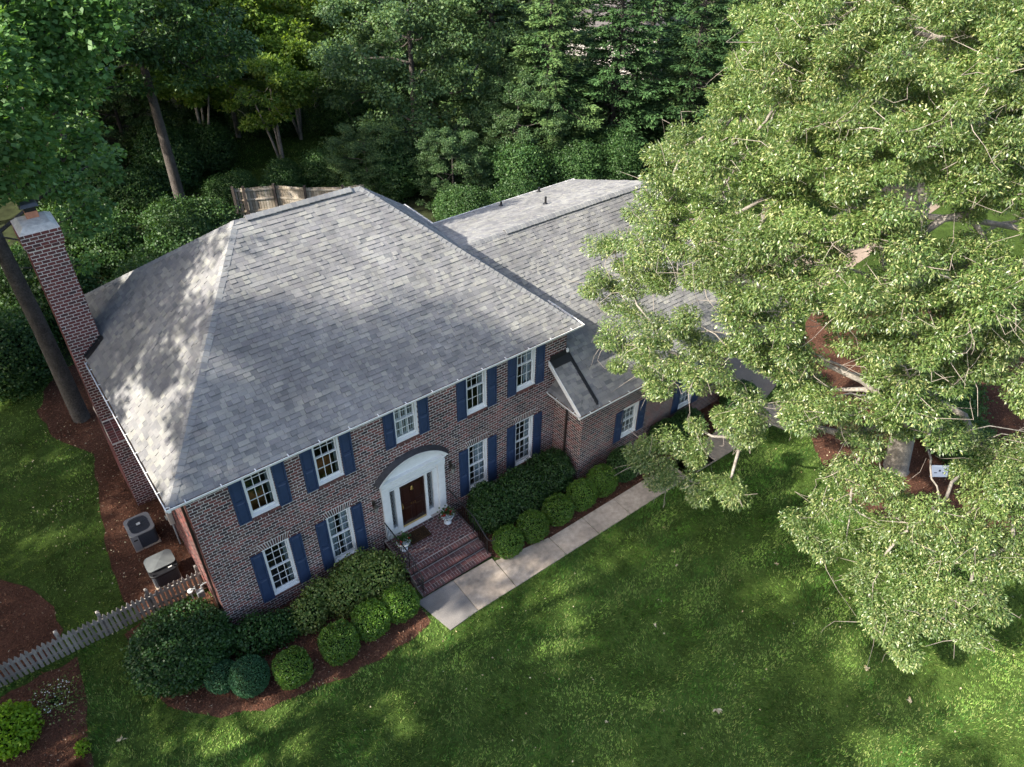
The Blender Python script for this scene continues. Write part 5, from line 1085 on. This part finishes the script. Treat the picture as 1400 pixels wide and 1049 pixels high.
# scattered small litter
n = 420; x = np.r_[rng.uniform(-7,24,250), rng.uniform(-4,0,170)]; y = np.r_[rng.uniform(-15,-4,250), rng.uniform(2,14,170)]
A = rng.normal(size=(n,3)); A[:,2] *= .2
V,F,r_ = leaves(np.c_[x,y,np.full(n,GZ+.06)], A, rng.normal(size=(n,3))*.4+[0,0,1], rng.uniform(.04,.09,n), rng.uniform(.012,.028,n), rng.random(n)); tag(link('leaf_litter', npmesh('leaf_litter', V,F,r_, M['dry_leaf'])), kind='stuff')
OPEN = [(1080,1140,415,520),(1120,1190,505,540),(1235,1320,270,305),(1320,1400,545,595),(1240,1300,640,700),(1050,1120,570,700)]
SHADE = [(-14,-8.5,1.25,2),(-15,-1.7,1.3,2),(-13,12.3,1.3,1),(-25,-5,1.6,2),(-26,13,1.5,1),(-9.5,19,1.1,1),(-16,3.4,.62,1)]

rng = np.random.default_rng(5); random.seed(3)

# ------------------------------------------------------------------ trees
def connect(trunk, clumps, rtrunk, rtip=.012):
    """grow limbs: join every clump to the nearest node of the growing skeleton (cheap pipe model for radii)"""
    nodes = [np.array(p, float) for p in trunk]; par = [max(i-1,0) for i in range(len(nodes))]; cost = [0.]*len(nodes)
    c = np.array(clumps, float); order = np.argsort(np.linalg.norm(c-nodes[len(nodes)//2], axis=1))
    N = np.array(nodes); C = np.zeros(len(nodes))
    for i in order:
        p = c[i]; v = p-N; d = np.linalg.norm(v, axis=1)
        pen = d + .35*C + np.maximum(0, -v[:,2])*.5     # prefer rising limbs
        j = int(np.argmin(pen))
        N = np.vstack([N, p]); C = np.append(C, C[j]+d[j]); par.append(j)
    n = len(N); cnt = np.zeros(n); 
    for i in range(n-1, len(trunk)-1, -1):
        cnt[i] += 1; cnt[par[i]] += cnt[i]
    mx = max(cnt.max(), 1)
    R = np.maximum(rtip, np.minimum(.10, rtrunk*.45*np.sqrt(cnt/mx)))
    segs = [(N[par[i]], N[i], min(R[par[i]], R[i]*1.5) if par[i] >= len(trunk) else R[i]*1.25, R[i]*.9) for i in range(len(trunk), n)]
    return segs
def clump_leaves(C, rad, nleaf, L, W, droop=.5, flat=.7, centre=None, spread=1.):
    C = np.asarray(C, float); n = len(C); k = nleaf
    R = np.repeat(rng.uniform(.7,1.3,n)*rad, k)
    d = unit(rng.normal(size=(n*k,3))); d[:,2] = d[:,2]*.8+.25
    q = rng.random(n*k)**.45
    P = np.repeat(C, k, 0)+d*(R*q)[:,None]*[1,1,flat]
    if centre is not None:
        out = unit(np.repeat(C, k, 0)-np.asarray(centre)); 
    else: out = 0
    A = d*.9+rng.normal(size=d.shape)*.5*spread-np.array([0,0,droop])+out*.35
    N_ = rng.normal(size=d.shape)*.55+[0,0,1.]+d*.4
    Ls = rng.uniform(.65,1.25,n*k)*L; Ws = rng.uniform(.8,1.2,n*k)*W
    tone = np.repeat(rng.uniform(-.18,.18,n), k)
    rnd = np.clip(.5+tone+rng.normal(size=n*k)*.22, .0, .985)
    return leaves(P, A, N_, Ls, Ws, rnd)
def trunk_mesh(pts, r0, r1, n=10):
    b = MB(); m_ = len(pts); b.tube([(pts[0][0],pts[0][1],pts[0][2]-.1)]+[tuple(p) for p in pts], [r0*1.45]+[r0+(r1-r0)*i/(m_-1)*1.0 for i in range(m_)], n)
    return b
def tree(name, label, cat, base, trunk, r0, r1, clumps, leafset, material, bark, group=None, extra=None):
    t = empty(name, base, label, cat, group); off = np.array(base)
    tb = trunk_mesh([tuple(np.array(p)-off) for p in trunk], r0, r1); tb.obj('trunk', bark, t, smooth=True)
    segs = connect([trunk[i] for i in range(len(trunk)//3, len(trunk))], clumps, r0) + (extra or [])
    V,F = tubes(segs, 6, 3, .05); link('branches', npmesh('branches', V-off, F, np.zeros(len(F)), bark, True), t)
    V,F,r_ = leafset; o = link('crown', npmesh('crown', V-off, F, r_, material), t)
    return t
def pairs(L): return np.array(L, float).reshape(-1,3)/10.
def line3(*p, n=4):
    out = []
    for a, b in zip(p, p[1:]):
        a = np.array(a, float); b = np.array(b, float)
        for i in range(n): out.append(a+(b-a)*i/n)
    out.append(np.array(p[-1], float)); return out
# the big oak at the right
A_ = pairs(OAK); B_ = pairs(OAKLOW)
k = 420; d = unit(rng.normal(size=(k,3))); d[:,2] = np.abs(d[:,2])*1.1-.25; back = np.array([22.2,-5.6,9.])+d*np.array([8.5,7.5,8.0])*rng.uniform(.75,1.02,(k,1))
tocam = np.array(CAM)-np.array([21.5,-5.5,9.]); tocam /= np.linalg.norm(tocam)
keep = ((back-np.array([21.5,-5.5,9.]))@tocam < 3.) & (back[:,2] > 2.5) & (back[:,0] > 17.5)
# stay out of the openings seen through the crown
rel = back-np.array(CAM); zz = rel@np.array(cf); uu = 700+1029.4*(rel@np.array(cr))/zz; vv = 524.5-1029.4*(rel@np.array(cu))/zz
for (a,b_,c_,e_) in OPEN: keep &= ~((uu > a) & (uu < b_) & (vv > c_) & (vv < e_))
keep &= (uu > 960)
back = back[keep]
allc = np.concatenate([A_, B_, back])
trunk = line3((22.8,-8.3,GZ),(22.5,-8.0,2.2),(22.0,-7.2,5.0),(21.6,-6.4,8.5),(21.6,-5.8,12.5),(21.5,-5.4,15.0))
LA = clump_leaves(np.concatenate([A_,B_]), .47, 860, .105, .0165, droop=.6, spread=1.5, centre=(21.5,-5.5,8))
LB = clump_leaves(back, .8, 200, .20, .03, droop=.6)
V = np.concatenate([LA[0], LB[0]]); F = np.concatenate([LA[1], LB[1]+len(LA[0])]); r_ = np.concatenate([LA[2], LB[2]])
# main limbs and bare grey twigs
def limb(p, q, r0, r1, n=5, sag=.4):
    p = np.array(p, float); q = np.array(q, float); out = []; last = p
    for i in range(1, n+1):
        t = i/n; c = p+(q-p)*t+np.array([rng.normal()*.12, rng.normal()*.12, sag*math.sin(t*math.pi)]); out.append((last, c, r0+(r1-r0)*(i-1)/n, r0+(r1-r0)*t)); last = c
    return out
ext = []
for q, rr in (((16.0,-2.6,5.6),.07),((18.3,-1.2,7.4),.08),((19.3,-10.2,4.2),.08),((17.2,-11.6,3.2),.055),((25.5,-4.5,8.0),.12),((20.0,-3.0,10.5),.1),((24.5,-8.5,10.),.1),((16.2,-4.6,2.8),.045)):
    s_ = trunk[5 if q[2] < 6 else 10]; ext += limb(s_, q, rr, rr*.35, 6, .5)
tw = []
for i in rng.choice(len(allc), 420, replace=False):
    p = allc[i]
    for _ in range(rng.integers(2,5)):
        dd = rng.normal(size=3); dd[2] = dd[2]*.5-.2; dd /= np.linalg.norm(dd); e = p+dd*rng.uniform(.5,1.3); tw.append((p, e, .013, .004))
        if rng.random() < .6: e2 = e+rng.normal(size=3)*.3; tw.append((e, e2, .006, .003))
oak = tree('oak_tree', 'huge sunlit oak with pale grey limbs overhanging the lawn and the wing', 'tree', (22.8,-8.3,GZ), trunk, .45, .12, allc, (V,F,r_), M['oak_leaf'], M['bark_light'], extra=ext)
Vt,Ft = tubes(tw, 4, 2, .08); off = np.array((22.8,-8.3,GZ)); link('bare_twigs', npmesh('bare_twigs', Vt-off, Ft, np.zeros(len(Ft)), M['twig']), oak)

# tulip tree behind the chimney
T_ = pairs(TUL); T2_ = pairs(TULLOW)
k = 150; d = unit(rng.normal(size=(k,3))); bk = np.array([-3.5,12.5,13.0])+d*np.array([4.5,4.5,5.])*rng.uniform(.6,1,(k,1)); bk = bk[(bk[:,1] > 11)]
rel = bk-np.array(CAM); uu = 700+1029.4*(rel@np.array(cr))/(rel@np.array(cf)); bk = bk[uu < 60]
trunk = line3((-1.08,13.2,GZ),(-1.1,13.15,4.),(-1.25,13.0,9.),(-1.6,12.8,13.),(-2.0,12.6,16.5))
cl = np.concatenate([T_,T2_,bk]); L1 = clump_leaves(cl, .62, 105, .17, .085, droop=.25, centre=(-2.5,12,11))
tree('tulip_tree', 'tall tree with broad round leaves and dark trunk rising behind the chimney', 'tree', (-1.08,13.2,GZ), trunk, .33, .12, cl, L1, M['tulip_leaf'], M['bark'])

rng = np.random.default_rng(21)
# generic deciduous crown
def crown_pts(c, r, n, inner=.45, zmin=None, lump=.18):
    d = unit(rng.normal(size=(n,3))); s = rng.uniform(inner,1.,n)**.6
    ph = rng.uniform(0,6,4)
    f = 1+lump*(np.sin(d[:,0]*4+ph[0])+np.sin(d[:,1]*5+ph[1])*.8+np.sin(d[:,2]*4+ph[2])*.6)
    p = np.array(c)+d*np.array(r)*(s*f)[:,None]
    return p
def decid(name, label, base, h, r, zc, nclump, nleaf, L, W, material, bark, r0, group, rad=.75, multi=1, droop=.4, inner=.45, lean=(0,0)):
    bx, by = base; c = (bx+lean[0], by+lean[1], zc); cl = crown_pts(c, (r,r,h/2.), nclump, inner); cl = cl[cl[:,2] > GZ+.8]
    trunk = line3((bx,by,GZ),(bx+lean[0]*.4,by+lean[1]*.4,zc*.55),(bx+lean[0],by+lean[1],zc+h*.28))
    t = tree(name, label, 'tree', (bx,by,GZ), trunk, r0, r0*.35, cl, clump_leaves(cl, rad, nleaf, L, W, droop=droop), material, bark, group)
    if multi > 1:
        for j in range(multi-1):
            a = random.uniform(0,6.28); b = MB(); b.tube([(0,0,-.1),(math.cos(a)*.6,math.sin(a)*.6,zc*.5),(math.cos(a)*1.3,math.sin(a)*1.3,zc)], [r0*.8,r0*.6,r0*.3], 7); b.obj('trunk', bark, t, smooth=True)
    return t
def copy_tree(src, loc, label, sc=1., rz=0., group=None):
    o = src.copy(); COL.objects.link(o); o.location = (loc[0],loc[1],GZ); o.scale = (sc,sc,sc if not hasattr(sc,'__len__') else sc[2]) if not hasattr(sc,'__len__') else sc; o.rotation_euler = (0,0,rz); o['label'] = label
    if group: o['group'] = group
    for ch_ in src.children:
        c = ch_.copy(); COL.objects.link(c); c.parent = o
    return o
WG = 'woodland trees behind the house'
dk = decid('shade_tree', 'tall dark green tree with a visible grey trunk behind the left end of the roof', (8.15,27.5), 11.5, 4.6, 11.5, 140, 230, .24, .075, M['dark_leaf'], M['bark'], .34, WG, rad=.85)
br = decid('broad_tree', 'wide rounded grey green tree behind the roof ridge, left of the conifers', (24.3,28.3), 12.5, 6.3, 5.3, 230, 230, .20, .075, M['grey_leaf'], M['bark'], .3, WG, rad=.85, inner=.5)
lm = decid('young_tree', 'small sunlit yellow green tree with three slim trunks behind the board fence', (15.9,31.2), 4.2, 2.6, 4.9, 60, 170, .20, .08, M['lime_leaf'], M['bark_light'], .12, WG, rad=.6, multi=3, droop=.3)
lf = decid('light_tree', 'light green loose tree in the upper left distance', (21,46), 12., 5.2, 8.5, 130, 170, .30, .11, M['lime_leaf'], M['bark_light'], .22, WG, rad=1., multi=2, inner=.3)
rng = np.random.default_rng(8)
# conifer
def conifer(name, label, base, H, R):
    t = empty(name, (base[0],base[1],GZ), label, 'tree', WG)
    b = MB(); b.tube([(0,0,-.1),(0.05,0,H*.5),(0,.05,H)], [.22,.14,.03], 8); b.obj('trunk', M['bark'], t, smooth=True)
    segs = []; Ps=[];As=[];Ns=[];Rn=[]
    z = 1.2
    while z < H-.3:
        f = 1-(z/H)**1.4; L = R*f*rng.uniform(.75,1.1)+.25
        nb_ = int(rng.integers(4,7))
        for j in range(nb_):
            a = rng.uniform(0,6.28); Lb = L*rng.uniform(.7,1.15); dip = rng.uniform(-.28,.02)
            dv_ = np.array([math.cos(a),math.sin(a),dip]); p0 = np.array([0,0,z+rng.uniform(-.2,.2)]); segs.append((p0, p0+dv_*Lb, .035*f+.01, .006))
            m_ = int(60*Lb); tt = rng.uniform(.25,1,m_)**.8; side = rng.normal(size=m_)*.26*(1.15-tt)*Lb*.9
            sv = np.array([-math.sin(a),math.cos(a),0]); P = p0+dv_*(tt*Lb)[:,None]+sv*side[:,None]; P[:,2] += rng.normal(size=m_)*.05-.18*np.abs(side)+.12*tt
            A = dv_*1.0+sv*np.sign(side)[:,None]*.8+rng.normal(size=(m_,3))*.25; A[:,2] += .12
            Ps.append(P);As.append(A);Ns.append(rng.normal(size=(m_,3))*.35+[0,0,1]); Rn.append(np.clip(.3+.55*tt+rng.normal(size=m_)*.12,0,.98))
        z += rng.uniform(.22,.34)
    P = np.concatenate(Ps); n = len(P); V,F,r_ = leaves(P, np.concatenate(As), np.concatenate(Ns), rng.uniform(.16,.34,n), rng.uniform(.035,.07,n), np.concatenate(Rn))
    V2,F2 = tubes(segs, 4, 2, .03); link('branches', npmesh('branches', V2,F2,np.zeros(len(F2)), M['bark']), t)
    link('crown', npmesh('crown', V,F,r_, M['conifer']), t)
    return t
c1 = conifer('conifer', 'dense dark conifer nearest the wing roof, just right of the broad tree', (31.5,23.2), 13.5, 3.9)
c2 = conifer('conifer', 'tall conifer in the middle of the row behind the wing roof', (36.0,21.5), 14.5, 3.9)
copy_tree(c1, (40.8,18.8), 'rightmost conifer of the row, beside the sunlit oak crown', 1.0, 2.1)
copy_tree(c2, (45.5,16.5), 'conifer half hidden behind the oak crown', 1.0, 4.0)
copy_tree(c1, (37.5,28.8), 'second row conifer seen between the front conifers', 1.1, 1.0)
copy_tree(c2, (43.5,25.5), 'second row conifer seen above the rightmost conifers', 1.1, 2.6)
copy_tree(c1, (33.0,31.5), 'second row conifer beside the broad tree', 1.1, 5.0)
copy_tree(c2, (50.,21.5), 'far conifer behind the oak crown', 1.1, .4)
bgs = [(br,(6.,46.),.9,'grey green tree in the gap of the upper left wood'),(dk,(3.,53.),1.,'dark tree deep behind the gap of the upper left wood'),(br,(8.5,40.),.6,'low grey green tree in the upper left wood'),(br,(1.,44.),.8,'grey green tree behind the tulip tree crown'),(dk,(-1.0,39.5),.85,'dark green tree left of the grey trunk tree'),(lf,(16.,39.5),.85,'yellow green tree behind the young three trunked tree'),(lf,(23.5,42.),.9,'yellow green tree at the far end of the back lawn'),(lf,(10.5,44.),.95,'yellow green tree in the upper left wood'),(dk,(4.8,38.),1.05,'dark tree standing in the second row at upper left'),(dk,(-5,35.),1.1,'dark tree far behind the tulip tree'),
 (br,(31.5,37.),.95,'grey green tree behind the broad tree'),(br,(18.5,24.6),.38,'low grey green bushy tree in front of the broad tree'),(br,(28.5,22.5),.50,'low shaded tree between the broad tree and first conifer'),(br,(22.5,21.2),.36,'low dark tree right behind the main roof'),
 (lf,(14.5,52.),1.,'light green tree in the far upper left'),(lf,(28.5,52.),1.,'light green tree behind the broad tree'),(lf,(18.,57.),1.05,'far light green tree'),(lm,(12.4,35.5),1.15,'small yellow green tree deep in the back garden'),(lm,(19.5,36.5),1.1,'small yellow green tree at the edge of the back lawn'),
 (br,(38.,46.),1.,'grey green tree in the far row above the broad tree'),(br,(47.,40.),1.,'grey green tree in the far row above the conifers'),(br,(57.,33.),1.05,'grey green tree in the far row above the oak'),(dk,(24.,62.),1.15,'dark tree in the farthest row at upper left'),(dk,(8.,58.),1.1,'dark tree in the farthest row at the left edge'),(br,(36.,62.),1.15,'grey green tree in the farthest row at the top centre'),(br,(50.,55.),1.15,'grey green tree in the farthest row right of the top centre'),(br,(64.,46.),1.2,'grey green tree in the farthest row at the upper right'),(br,(70.,30.),1.2,'grey green tree in the farthest row behind the oak'),(lf,(60.,18.),1.1,'light green tree far behind the oak crown'),(br,(48.,8.),1.,'grey green tree beyond the driveway'),(br,(44.,-8.),1.,'grey green tree at the right beyond the oak'),(lf,(35.,7.5),.7,'light green tree beside the driveway'),(dk,(-2,48.),1.2,'dark tree in the farthest row beyond the tulip tree'),(dk,(52,66.),1.3,'dark tree closing the top of the view at the centre'),(dk,(16.,74.),1.3,'dark tree closing the top of the view at the left'),(dk,(34.,78.),1.3,'dark tree closing the top of the view left of the centre'),(dk,(68.,60.),1.3,'dark tree closing the top of the view at the right'),(dk,(3.,76.),1.3,'dark tree closing the top left corner')]
for i, (s_, xy, sc, lab) in enumerate(bgs): copy_tree(s_, xy, lab, sc, i*1.7, WG)
# trees standing left of the photo's frame that shade lawn and roof
SG = 'trees left of the house that shade the lawn'
rng = np.random.default_rng(14)
ai = decid('tall_tree', 'tall loose crowned tree standing beyond the left edge of the photo', (-40,-9.), 12.5, 5.2, 10.4, 75, 190, .26, .075, M['dark_leaf'], M['bark'], .34, SG, rad=.75, inner=.3)
SLAB = ['loose crowned tree outside the photo, nearest the lower left corner of the lawn','loose crowned tree outside the photo, level with the front of the house','dense tall tree outside the photo, level with the chimney','loose crowned tree outside the photo, second row by the front lawn','dense tree outside the photo, second row by the back garden','dense tree outside the photo, beside the tulip tree','low tree outside the photo, in line with the picket fence']
for i, (x, y, sc, s_) in enumerate(SHADE): copy_tree((br,dk,ai)[s_], (x,y), SLAB[i], sc, i*2.3+.5, SG)
tt = decid('tall_tree', 'very tall tree with a high crown added out of view to shade the roof', (-24.,3.0), 6.0, 4.2, 28., 95, 190, .28, .09, M['dark_leaf'], M['bark'], .45, SG, rad=.9, inner=.3)  # unseen tree, crown height and spread shaped to shade the front roof slope
# understory shrubs
ub = shrub('understory_shrub', 'dark leafy shrub behind the left corner of the house', 'shrub', [((2.6,18.5,GZ+.9),(1.7,1.3,1.2)),((3.6,19.3,GZ+1.2),(1.3,1.3,1.3))], 650, .105, M['dark_leaf'], 'shrubs in the wood behind the house', rough=.13, lumps=.12, core=.8)
for i, (x, y, sc, lab) in enumerate(((5.5,21.5,1.1,'dark shrub behind the roof left of the board fence'),(0.2,21.5,1.2,'dark shrub behind the chimney'),(8.2,24.8,1.1,'dark shrub at the foot of the grey trunk tree'),(-2.5,18.5,1.1,'dark shrub behind the tulip tree trunk'),(11.2,29.2,.7,'shrub behind the left end of the board fence'),(14.2,28.0,.75,'shrub behind the middle of the board fence'),(17.8,26.6,.95,'shrub behind the right end of the board fence'),(21.5,24.8,1.2,'shrub in front of the broad tree'),(26.,21.,1.2,'shaded shrub left of the wing roof'),(29.5,19.,1.,'shaded shrub behind the wing roof'),(33.5,18.,1.,'shaded shrub below the conifers'),(3.5,25.5,1.2,'dark shrub in the left wood'),(38,16.5,1.,'shaded shrub at the right end of the wing roof'),(21.2,19.2,.8,'dark shrub right behind the hip of the main roof'),(23.6,17.5,.8,'dark shrub behind the valley of the two roofs'),(9.2,33.5,1.2,'dark shrub left of the young yellow green tree'),(6.2,31.,1.1,'dark shrub behind the grey trunk tree'),(4.2,34.5,1.3,'dark shrub deep in the left wood'),(11.8,36.,1.1,'dark shrub at the left end of the back lawn'),(18.5,38.5,.9,'dark shrub across the back lawn'),(14.6,41.5,.9,'dark shrub at the far side of the back lawn'),(24.,36.,1.1,'dark shrub behind the broad tree'))): copy_tree(ub, (x,y), lab, sc, i*1.3)
copy_tree(ub, (25.5,-9.3), 'dark green shrub in the mulch behind the oak trunk', .7, .7); copy_tree(ub, (27.2,-7.2), 'larger dark green shrub under the right side of the oak', .9, 2.)
# neighbour's house glimpsed through the conifers
nh = empty('neighbour_house', (52,36,GZ), 'pale house with grey roof glimpsed through the conifers', 'house', rz=.5)
B('wall', M['siding'], -6,6,-4,4,0,4.6,nh)
b = MB(); b.poly([(-6.4,-4.4,4.6),(6.4,-4.4,4.6),(6.4,0,7.2),(-6.4,0,7.2)]); b.poly([(6.4,4.4,4.6),(-6.4,4.4,4.6),(-6.4,0,7.2),(6.4,0,7.2)]); b.poly([(-6.4,-4.4,4.6),(-6.4,0,7.2),(-6.4,4.4,4.6)]); b.poly([(6.4,-4.4,4.6),(6.4,4.4,4.6),(6.4,0,7.2)]); b.obj('roof', M['roof_far'], nh)
for x in (-4,-1,2,4.5):
    b = MB(); b.box(x-.5,x+.5,-4.06,-4.01,1.4,3.); b.obj('window', M['ac_black'], nh)
